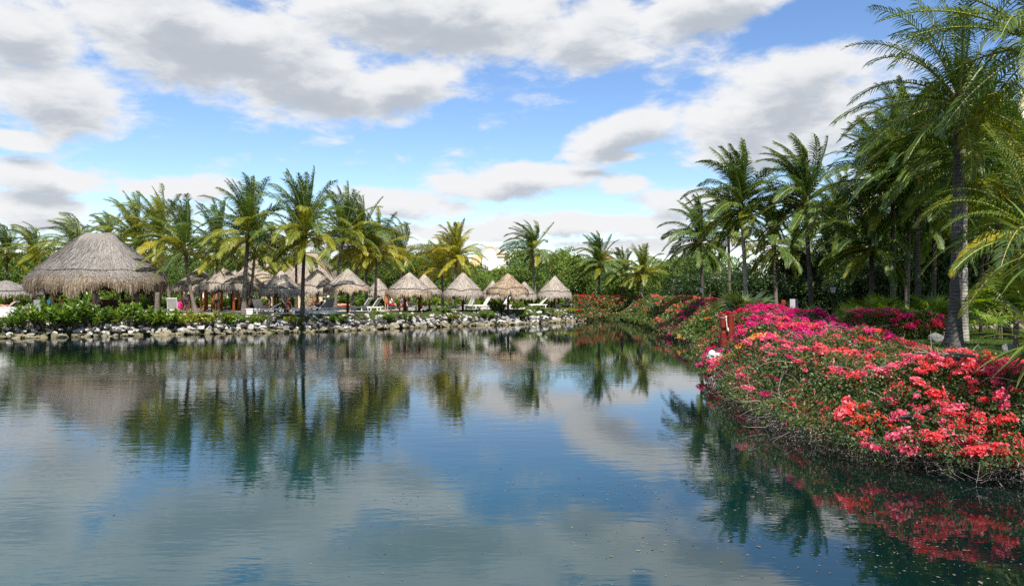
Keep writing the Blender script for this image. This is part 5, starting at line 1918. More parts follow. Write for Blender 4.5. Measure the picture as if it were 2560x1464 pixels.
def make_fan(x, y, z, size, nl, label, mat='fan_leaf', seed=0, stem=0.3, up=0.3):
    rng = random.Random(seed)
    root = empty('fan_palm', (x, y, z))
    tag(root, label, 'fan palm', 'fan palms on the right bank')
    b = MB()
    b.tube([(0, 0, -0.05), (0, 0, stem * size)], [0.09 * size, 0.07 * size], 8)
    b.build('trunk', M['bark'], root)
    for k in range(nl):
        a = k * 2.4 + rng.uniform(-.3, .3)
        el = rng.uniform(-0.15, 1.35) * (1 - 0.15 * up) + up * 0.2
        o = link('fan_leaf', fan_mesh(rng.randrange(3), mat), root)
        D_ = size * rng.uniform(0.75, 1.0)
        dirv = Vector((math.cos(a) * math.cos(el), math.sin(a) * math.cos(el), math.sin(el)))
        o.scale = (size * rng.uniform(.85, 1.15),) * 3
        o.location = Vector((0, 0, stem * size)) + dirv * D_
        o.rotation_euler = (Matrix.Rotation(a, 3, 'Z') @ Matrix.Rotation(-el + rng.uniform(-.1, .35), 3, 'Y') @ Matrix.Rotation(rng.uniform(-.5, .5), 3, 'X')).to_euler()
    return root


def lawn_at(px, D):
    return ((px - 1280) / F_PX * D, D, LAWN)


make_fan(*lawn_at(1862, 43), 1.35, 20, 'large spiky grey green fan palm at the foot of the white ringed trunk', 'fan_leaf_grey', 1, 0.2)
make_fan(*lawn_at(1826, 45), 1.0, 12, 'smaller grey fan palm left of the large spiky one', 'fan_leaf_grey', 2, 0.2)
make_fan(*lawn_at(2012, 44), 0.8, 12, 'bright fan palm between the cabinet and the dark trunk', 'fan_leaf', 3, 0.2)
make_fan(*lawn_at(2118, 38), 0.9, 14, 'bright green fan palm left of the clipped hedge', 'fan_leaf', 4, 0.2)
make_fan(*lawn_at(2152, 40), 1.0, 14, 'fan palm behind the left corner of the clipped hedge', 'fan_leaf', 5, 0.3)
make_fan(*lawn_at(2200, 39), 1.0, 14, 'fan palm behind the left half of the clipped hedge', 'fan_leaf', 6, 0.4)
make_fan(*lawn_at(2255, 41), 0.9, 12, 'fan palm between the thin trunks behind the hedge', 'fan_leaf', 7, 0.2)
make_fan(*lawn_at(2330, 37), 1.05, 16, 'fan palm between the hedge and the thick grey trunk', 'fan_leaf', 8, 0.45)
make_fan(*lawn_at(2368, 39), 0.95, 14, 'fan palm right behind the thick grey trunk', 'fan_leaf', 9, 0.4)
make_fan(*lawn_at(2452, 36), 1.0, 16, 'fan palm right of the white trunk at the end of the lawn', 'fan_leaf', 10, 0.5)
make_fan(*lawn_at(2500, 33), 1.15, 18, 'shaded fan palm under the right edge palms', 'fan_leaf', 11, 0.8)
make_fan(*lawn_at(2540, 27), 1.1, 18, 'tall dark fan palm at the right picture edge above the lawn', 'fan_leaf', 12, 1.2)
make_fan(*lawn_at(2590, 22), 1.0, 16, 'near fan palm half outside the right picture edge', 'fan_leaf', 13, 1.1)


def make_sword(x, y, z, n, L, label, heads, seed):
    rng = np.random.default_rng(seed)
    root = empty('sword_leaved_plant', (x, y, z))
    tag(root, label, 'yucca')
    for (hx_, hy_, hz_) in heads:
        b = MB()
        b.tube([(0, 0, -0.1), (hx_ * .5, hy_ * .5, hz_ * .55), (hx_, hy_, hz_)], [0.10, 0.085, 0.08], 9)
        b.build('trunk', M['bark'], root, True)
        for k in range(n):
            a = k * 2.39996 + rng.normal(0, .15)
            u = k / n
            el = rad(80) * (1 - u) + rad(-48) * u + rng.normal(0, .08)
            Lk = L * rng.uniform(0.85, 1.1)
            d = np.array([math.cos(a) * math.cos(el), math.sin(a) * math.cos(el), math.sin(el)])
            pts = [np.zeros(3)]
            for q in range(6):
                d = d + np.array([0, 0, -0.10 * (0.5 + q * 0.2) * (1 if el > -0.5 else 0.3)])
                d /= np.linalg.norm(d)
                pts.append(pts[-1] + d * Lk / 6)
            pts = np.array(pts)
            side = np.array([-math.sin(a), math.cos(a), 0.0])
            upv = np.array([0, 0, 1.0])
            wd = np.array([0.026, 0.038, 0.044, 0.040, 0.030, 0.018, 0.001])
            b = MB()
            V = np.concatenate([pts - side * wd[:, None] + upv * wd[:, None] * .25, pts, pts + side * wd[:, None] + upv * wd[:, None] * .25])
            Fq = []
            for q in range(6):
                Fq += [(q, q + 1, 8 + q, 7 + q), (7 + q, 8 + q, 15 + q, 14 + q)]
            b.add(V, Fq)
            o = b.build('sword_leaf', M['sword_leaf'], root, True)
            o.location = (hx_, hy_, hz_)


make_sword(8.62, 12.9, 0.6, 58, 1.2, 'sword leaved yucca with two heads reaching in from the right edge over the flowers', [(0.0, 0.0, 1.55), (0.22, 0.25, 3.0)], 5)

# ------------------------------------------------------------------ small things of the right bank
def cyl(b, x, y, z0, z1, r, sides=16, m=0, bev=0.02):
    b.lathe([(0.001, z0), (r, z0), (r, z1 - bev), (r - bev, z1), (0.001, z1)], sides, (x, y, 0), m)


px_, py_, pz_ = P(1817, 850, 34.6)
rt = empty('mooring_posts', (px_, 34.6, 0.76))
tag(rt, 'pair of red painted timber posts with a white rope loop among the flowers', 'mooring posts')
q = MB()
# left post is notched half way up: lower drum, cut-out, upper half
q.lathe([(0.001, -0.6), (0.15, -0.6), (0.15, 0.42), (0.14, 0.44), (0.001, 0.44)], 18, (-0.15, 0, 0))
q.lathe([(0.001, 0.44), (0.105, 0.44), (0.105, 0.62), (0.001, 0.62)], 18, (-0.13, 0.05, 0))
q.lathe([(0.001, 0.62), (0.145, 0.62), (0.15, 0.64), (0.15, 1.17), (0.135, 1.20), (0.001, 1.20)], 18, (-0.15, 0, 0))
q.build('post', M['red_paint'], rt, False)
q = MB()
cyl(q, 0.17, 0.03, -0.6, 1.16, 0.15, 18)
q.build('post', M['red_paint'], rt, False)
q = MB()
tt = np.linspace(0, 1, 16)
q.tube([(-0.32, -0.02, 1.06), (-0.2, -0.155, 1.05), (-0.10, -0.165, 1.06), (-0.07, -0.17, 1.0)], 0.014, 6)
q.tube([(-0.08, -0.18, 1.08), (-0.07, -0.19, 0.9), (-0.05, -0.19, 0.7), (-0.02, -0.19, 0.52), (0.02, -0.18, 0.42), (0.03, -0.17, 0.5), (0.0, -0.165, 0.62)], 0.026, 7)
V0, F0 = ICO2
q.add(V0 * 0.05 + np.array([-0.08, -0.18, 1.08]), F0)
q.build('rope', M['rope'], rt, True)

wx, wy, wz = P(1780, 888, 30.0)
rt = empty('white_marker', (wx, wy, 0.0))
tag(rt, 'white rounded marker standing at the water edge among magenta flowers', 'marker')
q = MB()
q.lathe([(0.001, -0.3), (0.14, -0.3), (0.155, 0.25), (0.155, 0.52), (0.14, 0.63), (0.105, 0.70), (0.055, 0.74), (0.001, 0.75)], 22)
q.build('post_body', M['white'], rt, True)
q = MB()
q.box((0.30, 0.12, 0.55), (0.42, 0.26, 0.16), 0.2, bev=0.05)
q.build('side_arm', M['white'], rt, True)

sx_, sy_, sz_ = lawn_at(1985, 41.5)
rt = empty('cabinet', (sx_, sy_, sz_), rad(40))
tag(rt, 'narrow cabinet with one white and one black side behind the pink flowers', 'cabinet')
hh = EYE - (746 - 725) / F_PX * 41.5 - LAWN
q = MB()
q.box((0, 0, hh / 2), (0.26, 0.30, hh), bev=0.012)
q.build('case', M['dark_panel'], rt)
q = MB()
q.box((-0.14, 0, hh - 0.34), (0.025, 0.285, 0.62), bev=0.006)
fp = q.build('front_panel', M['white'], rt)
q = MB()
for i, z in enumerate((0.30, 0.27, 0.24, 0.20, 0.165)):
    q.box((-0.1545, 0.02, hh - 0.34 - z + 0.12), (0.004, 0.09 if i % 2 else 0.06, 0.014))
q.build('print', M['print_grey'], fp)

rt = empty('timber_barrier', lawn_at(1968, 41.0))
tag(rt, 'low red timber frame beside the narrow cabinet', 'timber frame')
q = MB()
q.box((-0.22, 0, 0.72), (0.16, 0.12, 1.5), bev=0.02)
q.box((-0.20, 0, 1.36), (0.22, 0.10, 0.26), bev=0.06)
q.build('post', M['red_paint'], rt)
q = MB()
q.box((0.14, 0, 0.85), (0.56, 0.09, 0.30), bev=0.015)
q.build('board', M['red_paint'], rt)
rt = empty('timber_stump', lawn_at(2024, 40.5))
tag(rt, 'short red timber stump leaning on the dark palm trunk', 'timber stump')
q = MB()
cyl(q, 0, 0, 0, 0.75, 0.09, 12)
q.build('post', M['red_paint'], rt)


def lamp(px, py_top, D, label, base_z=LAWN, glass='lantern_glass'):
    x = (px - 1280) / F_PX * D
    ht = EYE - (py_top - 725) / F_PX * D - base_z
    rt = empty('lamp_post', (x, D, base_z))
    tag(rt, label, 'lamp post', 'garden lamp posts')
    q = MB()
    q.lathe([(0.001, 0), (0.11, 0), (0.10, 0.12), (0.05, 0.25), (0.036, 0.4), (0.033, ht - 0.5), (0.055, ht - 0.46), (0.001, ht - 0.45)], 12)
    q.build('pole', M['black'], rt, True)
    q = MB()
    z0, z1 = ht - 0.44, ht - 0.14
    q.add([(-.07, -.07, z0), (.07, -.07, z0), (.07, .07, z0), (-.07, .07, z0), (-.12, -.12, z1), (.12, -.12, z1), (.12, .12, z1), (-.12, .12, z1)],
          [(3, 2, 1, 0), (4, 5, 6, 7), (0, 1, 5, 4), (1, 2, 6, 5), (2, 3, 7, 6), (3, 0, 4, 7)])
    q.build('lantern_glass', M[glass], rt)
    q = MB()
    for sx2 in (-1, 1):
        for sy2 in (-1, 1):
            q.tube([(sx2 * .072, sy2 * .072, z0), (sx2 * .123, sy2 * .123, z1)], 0.011, 4)
    for sx2, sy2 in ((0, -1), (0, 1), (1, 0), (-1, 0)):
        q.tube([(sx2 * .075, sy2 * .075, z0), (sx2 * .126, sy2 * .126, z1)], 0.008, 4)
    q.build('lantern_frame', M['black'], rt)
    q = MB()
    q.lathe([(0.001, ht), (0.02, ht - 0.01), (0.02, ht - 0.03), (0.06, ht - 0.06), (0.17, ht - 0.135), (0.001, ht - 0.135)], 4)
    o = q.build('lantern_cap', M['black'], rt)
    o.rotation_euler = (0, 0, rad(45))


lamp(2083, 711, 42, 'black garden lantern before the dark grove left of the hedge')
lamp(1753, 715, 54, 'lantern with white glass beside the leftmost slim palm', glass='white')

# boulders and low kerb behind the lawn
for (px, py, D, s_, lab) in ((2346, 852, 31, 0.42, 'grey boulder beside the swollen palm foot'), (2372, 838, 33, 0.34, 'pale rounded stone behind the swollen palm foot'), (2522, 868, 26, 0.28, 'brownish boulder by the sword leaves on the lawn')):
    x, y, z = lawn_at(px, D)
    o = link('boulder', rock_mesh(random.randrange(10), 'rock_grey' if px != 2372 else 'rock'))
    o.location = (x, y, z + 0.08)
    o.scale = (s_, s_ * 0.8, s_ * 0.6)
    tag(o, lab, 'boulder')
kw = empty('garden_kerb', lawn_at(2470, 41))
tag(kw, 'low kerb of pinkish stones at the far edge of the lawn', 'kerb')
M['stone_pink'] = mat_rock('stone_pink', [(0.34, (0.15, 0.10, 0.08)), (0.55, (0.42, 0.32, 0.27)), (0.75, (0.56, 0.46, 0.40))])
for i in range(26):
    o = link('stone', rock_mesh(random.randrange(10), 'stone_pink'), kw)
    o.location = (-2.9 + i * 0.23, random.uniform(-.06, .06), 0.10)
    s_ = random.uniform(0.11, 0.17)
    o.scale = (s_ * 1.15, s_, s_)
    o.rotation_euler = (random.uniform(-.4, .4), random.uniform(-.4, .4), random.uniform(0, 6))

# bird on the wing over the flowers
bx_, by_, bz_ = P(2271, 1041, 12.2)
rt = empty('bird', (bx_, by_, bz_), rad(8))
tag(rt, 'dark bird flying low over the coral flowers with swept wings', 'bird')
q = MB()
bo = np.array([(-0.20, 0, 0.004), (-0.14, 0, 0.0), (-0.07, 0, -0.004), (0.0, 0, -0.010), (0.06, 0, -0.020), (0.10, 0, -0.022), (0.125, 0, -0.022), (0.155, 0, -0.028)])
q.tube(bo, [0.004, 0.016, 0.034, 0.040, 0.032, 0.026, 0.020, 0.002], 10)
q.build('body', M['bird'], rt, True)
q = MB()
q.tube([(0.0, -0.028, -0.012), (0.05, -0.020, -0.02), (0.09, -0.012, -0.024)], [0.006, 0.020, 0.008], 8)
q.build('breast', M['bird_pale'], rt, True)


def wing(y_s, tipx, tipz):
    q = MB()
    n_ = 9
    rowsA, rowsB = [], []
    for k in range(n_):
        u = k / (n_ - 1)
        x0 = 0.05 - 0.02 * u + tipx * u ** 1.6
        yy = y_s * (0.03 + 0.11 * u)
        zz = tipz * u ** 1.2
        ch = 0.10 * (1 - u) ** 0.7 + 0.004
        rowsA.append((x0, yy, zz))
        rowsB.append((x0 - ch, yy, zz + 0.006))
    V_ = np.array(rowsA + rowsB + [(a_, b_, c_ - 0.006) for a_, b_, c_ in rowsA] + [(a_, b_, c_ - 0.004) for a_, b_, c_ in rowsB])
    F_ = []
    for k in range(n_ - 1):
        F_ += [(k, k + 1, n_ + k + 1, n_ + k), (2 * n_ + k + 1, 2 * n_ + k, 3 * n_ + k, 3 * n_ + k + 1), (k + 1, k, 2 * n_ + k, 2 * n_ + k + 1), (n_ + k, n_ + k + 1, 3 * n_ + k + 1, 3 * n_ + k)]
    q.add(V_, F_)
    return q.build('wing', M['bird'], rt, True)


wing(-1, -0.20, 0.03)
wing(1, 0.20, -0.07)
q = MB()
q.add([(-0.13, -0.012, 0.0), (-0.13, 0.012, 0.0), (-0.27, -0.045, 0.025), (-0.20, 0.0, 0.01), (-0.26, 0.045, 0.02), (-0.13, 0, -0.008)], [(0, 3, 2), (0, 1, 3), (1, 4, 3), (5, 2, 3), (5, 3, 4)])
q.build('tail', M['bird'], rt)

# leaves and petals that drift on the lake
b = MB()
cent = np.c_[RNG.uniform(-1.5, 5.5, 46), RNG.uniform(8.0, 13, 46)]
n = 1200
k = RNG.integers(46, size=n)
xy = cent[k] + RNG.normal(0, 1, (n, 2)) * np.array([0.55, 0.35])
xy = np.r_[xy, np.c_[RNG.uniform(-7, 6.0, 60), RNG.uniform(7.6, 24, 60)]]
xy = xy[land(xy[:, 0], xy[:, 1]) < -0.2]
n = len(xy)
a = RNG.uniform(0, 6.28, n)
L_ = 0.022 * RNG.lognormal(0, 0.45, n)
leaf_quads(b, np.c_[xy, np.full(n, 0.006)], np.stack([np.cos(a), np.sin(a), np.zeros(n)], -1), np.tile([0, 0, 1.0], (n, 1)), L_, L_ * 0.5, 0, 0.02)
M['drift'] = leaf_mat('drift_leaf', [(0.0, (0.07, 0.055, 0.035)), (0.6, (0.16, 0.12, 0.075)), (1.0, (0.32, 0.26, 0.17))], 0.6, 0.0, 0.3)
o = b.build('floating_leaves', M['drift'])
tag(o, 'small brown leaves drifting on the near lake', 'leaves', kind='stuff')

# ------------------------------------------------------------------ sun loungers
def make_lounger(px, off, rz, label, back=0.85, frame='white', sling='sling', dz=0.0):
    x, y, z = far_deck(px, off)
    rt = empty('sun_lounger', (x, y, DECK + 0.006), rz)
    tag(rt, label, 'sun lounger', 'sun loungers on the deck')
    q = MB()                      # local +x is the head end
    for sy2 in (-0.33, 0.33):
        q.box((-0.15, sy2, 0.33), (1.75, 0.06, 0.09), bev=0.015)
    q.box((-1.0, 0, 0.33), (0.06, 0.66, 0.09), bev=0.015)
    q.box((0.70, 0, 0.33), (0.06, 0.66, 0.09), bev=0.015)
    q.build('frame', M[frame], rt)
    q = MB()
    q.box((-0.42, 0, 0.385), (1.12, 0.60, 0.035), bev=0.01)
    q.build('seat', M[sling], rt)
    for lx in (-0.85, 0.55):
        for sy2 in (-0.31, 0.31):
            q = MB()
            q.box((lx, sy2, 0.15), (0.08, 0.06, 0.30), bev=0.012)
            q.build('leg', M[frame], rt)
    q = MB()
    c, s_ = math.cos(back), math.sin(back)
    Lb = 0.80
    q.box((0.14 + c * Lb / 2, 0, 0.40 + s_ * Lb / 2), (Lb, 0.60, 0.035), ry=-back, bev=0.01)
    bk = q.build('backrest', M[sling], rt)
    q = MB()
    for sy2 in (-0.325, 0.325):
        q.box((0.14 + c * Lb / 2, sy2, 0.40 + s_ * Lb / 2), (Lb + 0.05, 0.045, 0.06), ry=-back, bev=0.01)
    q.box((0.14 + c * (Lb + 0.02), 0, 0.40 + s_ * (Lb + 0.02)), (0.05, 0.69, 0.06), ry=-back, bev=0.01)
    q.build('backrest_frame', M[frame], bk)
    return rt


make_lounger(432, 4.0, rad(-75), 'grey backed lounger seen from behind left of the bare backed standing man', 1.15, 'white', 'sling_grey')
make_lounger(650, 4.2, rad(-95), 'cream lounger behind the woman in black bikini', 0.9)
make_lounger(672, 3.4, rad(20), 'white lounger the woman in black bikini sits on', 0.5)
make_lounger(724, 3.2, rad(-160), 'white lounger with the auburn haired woman on its edge', 1.0)
make_lounger(868, 4.2, rad(8), 'cream lounger pointing left on the shore below the golden umbrella', 0.95)
make_lounger(908, 5.0, rad(-15), 'grey lounger left of the pair behind the pale leaved shrub', 0.95, 'white', 'sling_grey')
make_lounger(932, 5.2, rad(-15), 'grey lounger right of the pair behind the pale leaved shrub', 0.95, 'white', 'sling_grey')
make_lounger(1002, 4.4, rad(14), 'big cream lounger under the broad umbrella', 0.95)
make_lounger(1024, 4.6, rad(14), 'second cream lounger close right of the big one under the broad umbrella', 0.95)
make_lounger(1150, 4.6, rad(10), 'cream lounger under the torn umbrella', 0.8)
make_lounger(1172, 6.6, rad(30), 'cream backed lounger behind the one under the torn umbrella', 1.1, 'white', 'sling_grey')
make_lounger(1208, 5.4, rad(25), 'white and grey lounger left of the upright shrub', 1.0, 'white', 'white')
make_lounger(1258, 6.0, rad(25), 'white lounger beside the stout red post', 1.0, 'white', 'white')
make_lounger(1348, 6.0, rad(15), 'white lounger half hidden left of the rightmost umbrella', 0.8, 'white', 'sling')
make_lounger(1412, 5.0, rad(25), 'white lounger in the dry shrubs below the rightmost umbrella', 0.9, 'white', 'white')
make_lounger(800, 6.0, rad(-10), 'cream lounger with the dark clothed reclining person', 0.7)
make_lounger(820, 5.2, rad(-60), 'grey lounger back in front of the white capped person', 0.9, 'white', 'sling_grey')
make_lounger(852, 9.0, rad(175), 'lounger in shade with a sunbather under the golden umbrella', 0.25, 'post_red', 'cloth_orange')
make_lounger(14, 7.0, rad(10), 'dark brown lounger at the left picture edge', 0.7, 'sling_grey', 'sling_brown')
make_lounger(48, 8.0, rad(-5), 'lounger behind the dark brown one at far left', 0.3, 'sling_grey', 'sling_brown')
make_lounger(82, 7.5, rad(-5), 'lounger with a lying sunbather left of the large palapa', 0.3, 'sling_grey', 'sling_brown')


# chairs under the large palapa
def make_chair(px, off, rz, label, col):
    x, y, z = far_deck(px, off)
    rt = empty('chair', (x, y, DECK + 0.006), rz)
    tag(rt, label, 'chair', 'chairs under the large palapa')
    q = MB()
    q.box((0, 0, 0.44), (0.44, 0.44, 0.05), bev=0.015)
    q.build('seat', M[col], rt)
    q = MB()
    q.box((-0.21, 0, 0.78), (0.04, 0.44, 0.58), ry=rad(-8), bev=0.012)
    q.build('backrest', M[col], rt)
    for lx in (-0.19, 0.19):
        for ly in (-0.19, 0.19):
            q = MB()
            q.tube([(lx, ly, 0), (lx, ly, 0.43)], 0.018, 6)
            q.build('leg', M[col], rt)


make_chair(104, 7.5, rad(80), 'bright blue chair left of the dark palapa post', 'cloth_sky')
make_chair(131, 6.0, rad(70), 'bright blue chair right of the dark palapa post', 'cloth_sky')
make_chair(96, 6.4, rad(100), 'white chair by the shrubs under the left rim of the large palapa', 'white')
make_chair(225, 7.0, rad(90), 'crimson chair left of the man in the blue shirt', 'cloth_red')
for (px, off, w_, lab) in ((285, 8.0, 1.6, 'dark timber bar counter in the shade of the large palapa'),):
    x, y, z = far_deck(px, off)
    rt = empty('bar_counter', (x, y, DECK + 0.006))
    tag(rt, lab, 'bar counter')
    q = MB()
    q.box((0, 0, 0.5), (3.4, 0.9, 1.0), bev=0.02)
    q.build('counter_base', M['post_dark'], rt)
    q = MB()
    q.box((0, 0, 1.03), (3.6, 1.05, 0.06), bev=0.015)
    q.build('counter_top', M['post_orange'], rt)
# low stumps / palm trunk under the palapa rim
x, y, z = far_deck(392, 2.8)
rt = empty('tree_stump', (x, y, DECK))
tag(rt, 'grey palm stump holding up the right rim of the large palapa', 'tree stump')
q = MB()
palm_trunk(q, (0, 0, -0.1), (0.05, 0, 1.6), 0.16, 0.14, (0, 0, 0), 14)
q.build('trunk', M['trunk'], rt, True)

# beach ball / umbrella coloured spots behind the deck
x, y, z = far_deck(446, 13)
rt = empty('beach_ball', (x, y, DECK + 0.45))
tag(rt, 'round magenta ball seen behind the leaning palm trunk', 'ball')
q = MB()
q.add(ICO3[0] * 0.36, ICO3[1])
q.build('ball', M['bract_magenta'], rt, True)


# ------------------------------------------------------------------ people
def skin_mesh(pts, edges, radii, levels=1):
    me = bpy.data.meshes.new('skin_source')
    me.from_pydata(pts, edges, [])
    ob_ = bpy.data.objects.new('skin_source', me)
    COL.objects.link(ob_)
    md = ob_.modifiers.new('skin', 'SKIN')
    md.use_smooth_shade = True
    for i, r in enumerate(radii):
        sv = me.skin_vertices[0].data[i]
        sv.radius = r if isinstance(r, tuple) else (r, r)
        sv.use_root = (i == 0)
    if levels:
        sd = ob_.modifiers.new('sub', 'SUBSURF')
        sd.levels = levels
        sd.render_levels = levels
    dg = bpy.context.evaluated_depsgraph_get()
    dg.update()
    ev = ob_.evaluated_get(dg)
    m2 = bpy.data.meshes.new_from_object(ev)
    V_ = np.array([v.co[:] for v in m2.vertices]).reshape(-1, 3)
    F_ = [tuple(p.vertices) for p in m2.polygons]
    bpy.data.objects.remove(ob_)
    bpy.data.meshes.remove(me)
    bpy.data.meshes.remove(m2)
    return V_, F_


def pose(kind):
    """joints of an adult, facing +x"""
    J = {}
    if kind == 'stand' or kind == 'walk':
        s = 0.16 if kind == 'walk' else 0.0
        J.update(pel=(0, 0, .93), wai=(0, 0, 1.08), che=(0.01, 0, 1.28), nec=(0.0, 0, 1.47), hd=(0.03, 0, 1.62))
        for g, sg in (('l', 1), ('r', -1)):
            q = s * sg
            J.update({'sho' + g: (0, .18 * sg, 1.41), 'elb' + g: (-.03 - q, .245 * sg, 1.13), 'wri' + g: (.06 - q * 1.4, .25 * sg, .90),
                      'hip' + g: (0, .095 * sg, .89), 'kne' + g: (.04 + q * .8, .105 * sg, .49), 'ank' + g: (-.01 + q, .11 * sg, .085), 'toe' + g: (.15 + q, .125 * sg, .03)})
    elif kind == 'sit':
        J.update(pel=(0, 0, .50), wai=(0.02, 0, .64), che=(0.06, 0, .84), nec=(0.08, 0, 1.03), hd=(0.13, 0, 1.18))
        for g, sg in (('l', 1), ('r', -1)):
            J.update({'sho' + g: (.06, .18 * sg, .97), 'elb' + g: (.16, .25 * sg, .72), 'wri' + g: (.36, .16 * sg, .62),
                      'hip' + g: (.05, .10 * sg, .48), 'kne' + g: (.46, .13 * sg, .50), 'ank' + g: (.50, .11 * sg, .09), 'toe' + g: (.65, .12 * sg, .03)})
    elif kind == 'recline':
        J.update(pel=(0, 0, .50), wai=(-.10, 0, .58), che=(-.24, 0, .74), nec=(-.36, 0, .89), hd=(-.40, 0, 1.05))
        for g, sg in (('l', 1), ('r', -1)):
            J.update({'sho' + g: (-.32, .18 * sg, .84), 'elb' + g: (-.14, .26 * sg, .64), 'wri' + g: (.08, .16 * sg, .66),
                      'hip' + g: (.04, .10 * sg, .50), 'kne' + g: (.42, .12 * sg, .70 if sg > 0 else .58), 'ank' + g: (.80, .11 * sg, .47), 'toe' + g: (.86, .12 * sg, .60)})
    else:  # lie
        J.update(pel=(0, 0, .50), wai=(-.15, 0, .51), che=(-.36, 0, .53), nec=(-.56, 0, .54), hd=(-.71, 0, .57))
        for g, sg in (('l', 1), ('r', -1)):
            J.update({'sho' + g: (-.50, .18 * sg, .53), 'elb' + g: (-.26, .27 * sg, .47), 'wri' + g: (-.02, .27 * sg, .46),
                      'hip' + g: (.04, .10 * sg, .50), 'kne' + g: (.44, .12 * sg, .53), 'ank' + g: (.84, .11 * sg, .48), 'toe' + g: (.90, .12 * sg, .60)})
    return {k: np.array(v, float) for k, v in J.items()}


BODY = {}


def body_mesh(kind, woman):
    key = (kind, woman)
    if key in BODY:
        return BODY[key]
    J = pose(kind)
    f = 0.88 if woman else 1.0
    R = dict(pel=.135, wai=.115 * (0.88 if woman else 1), che=.145 * f, nec=.055 * f, sho=.062 * f, elb=.042 * f, wri=.030 * f, hip=.095, kne=.058, ank=.040, toe=.034)
    names = ['pel', 'wai', 'che', 'nec']
    edges = [('pel', 'wai'), ('wai', 'che'), ('che', 'nec'), ('nec', 'hb')]
    J['hb'] = J['nec'] + (J['hd'] - J['nec']) * 0.55
    R['hb'] = .05
    for g in 'lr':
        edges += [('che', 'sho' + g), ('sho' + g, 'elb' + g), ('elb' + g, 'wri' + g), ('pel', 'hip' + g), ('hip' + g, 'kne' + g), ('kne' + g, 'ank' + g), ('ank' + g, 'toe' + g)]
    idx = {k: i for i, k in enumerate(['pel'] + [k for k in J if k not in ('pel', 'hd')])}
    pts = [None] * len(idx)
    rr = [None] * len(idx)
    for k, i in idx.items():
        pts[i] = tuple(J[k])
        rr[i] = R[k] if k in R else R[k[:3]]
    ed = [(idx[a_], idx[b_]) for a_, b_ in edges]
    # hands: a palm, a thumb from its side and four fingers
    for g, sg in (('l', 1), ('r', -1)):
        w_ = J['wri' + g]
        d = w_ - J['elb' + g]
        d /= np.linalg.norm(d)
        sd = np.cross(d, np.array([0, sg * 1.0, 0]))
        sd /= np.linalg.norm(sd) + 1e-9
        palm = w_ + d * 0.055
        pi = len(pts)
        pts.append(tuple(palm))
        rr.append((0.030, 0.016))
        ed.append((idx['wri' + g], pi))
        knk = palm + d * 0.035
        ki = len(pts)
        pts.append(tuple(knk))
        rr.append((0.030, 0.013))
        ed.append((pi, ki))
        for q, (o_, l_) in enumerate(((-.030, .060), (-.010, .070), (.010, .066), (.030, .052))):
            a1 = knk + sd * o_ + d * 0.02
            a2 = a1 + d * l_ * 0.5 + np.array([0, -sg * .008, 0])
            a3 = a2 + d * l_ * 0.45 + np.array([0, -sg * .018, 0])
            i0 = len(pts)
            pts += [tuple(a1), tuple(a2), tuple(a3)]
            rr += [.0095, .0085, .007]
            ed += [(ki, i0), (i0, i0 + 1), (i0 + 1, i0 + 2)]
        t1 = palm - sd * 0.038
        t2 = t1 + d * 0.03 - sd * 0.012
        i0 = len(pts)
        pts += [tuple(t1), tuple(t2)]
        rr += [.011, .009]
        ed += [(pi, i0), (i0, i0 + 1)]
    V_, F_ = skin_mesh(pts, ed, rr, 1)
    b = MB()
    b.add(V_, F_)
    # head: skull, jaw, nose, ears, eyes, mouth
    h = J['hd']
    up = h - J['nec']
    up /= np.linalg.norm(up)
    fw = np.array([1.0, 0, 0]) if kind in ('stand', 'walk', 'sit') else np.array([0.75, 0, 0.66]) if kind == 'recline' else np.array([0.1, 0, 1.0])
    fw = fw - up * (fw @ up)
    fw /= np.linalg.norm(fw)
    lt = np.cross(up, fw)
    Bm = np.stack([fw, lt, up], 0)
    V0, F0 = ICO3
    Vh = V0 * np.array([0.098, 0.077, 0.118])
    jaw = Vh[:, 2] < -0.02
    Vh[jaw, 1] *= 0.82
    Vh[jaw, 0] = Vh[jaw, 0] * 0.92 + 0.008
    nz = np.exp(-((Vh[:, 1] / 0.014) ** 2) - ((Vh[:, 2] + 0.012) / 0.022) ** 2) * (Vh[:, 0] > 0.05)
    Vh[:, 0] += nz * 0.022
    b.add(Vh @ Bm + h, F0)
    V1, F1 = ICO1
    for sg in (-1, 1):
        b.add((V1 * np.array([.018, .008, .030]) + np.array([0.0, .079 * sg, -.005])) @ Bm + h, F1)
        b.add((V1 * np.array([.006, .012, .008]) + np.array([.089, .030 * sg, .012])) @ Bm + h, F1, 1)
    b.add((V1 * np.array([.005, .022, .006]) + np.array([.086, 0, -.055])) @ Bm + h, F1, 2)
    # hair shapes share the head frame
    hair = MB()
    Vc = V0 * np.array([0.110, 0.090, 0.130])
    low = Vc[:, 2] < np.where(Vc[:, 0] > 0.02, 0.045, -0.06)
    Vc[low] *= 0.86
    hair.add(Vc @ Bm + h + up * 0.008 - fw * 0.008, F0)
    if woman:
        hair.tube([h - fw * 0.07 + up * 0.03, h - fw * 0.10 - up * 0.12, h - fw * 0.10 - up * 0.30], [0.075, 0.085, 0.03], 10)
    cap = MB()
    Vp = V0 * np.array([0.114, 0.094, 0.125])
    Vp[Vp[:, 2] < 0.035] = Vp[Vp[:, 2] < 0.035] * np.array([1, 1, 0]) + np.array([0, 0, 0.035])
    cap.add(Vp @ Bm + h + up * 0.012, F0)
    cap.add((V1 * np.array([.075, .07, .008]) + np.array([.13, 0, .045])) @ Bm + h, F1)

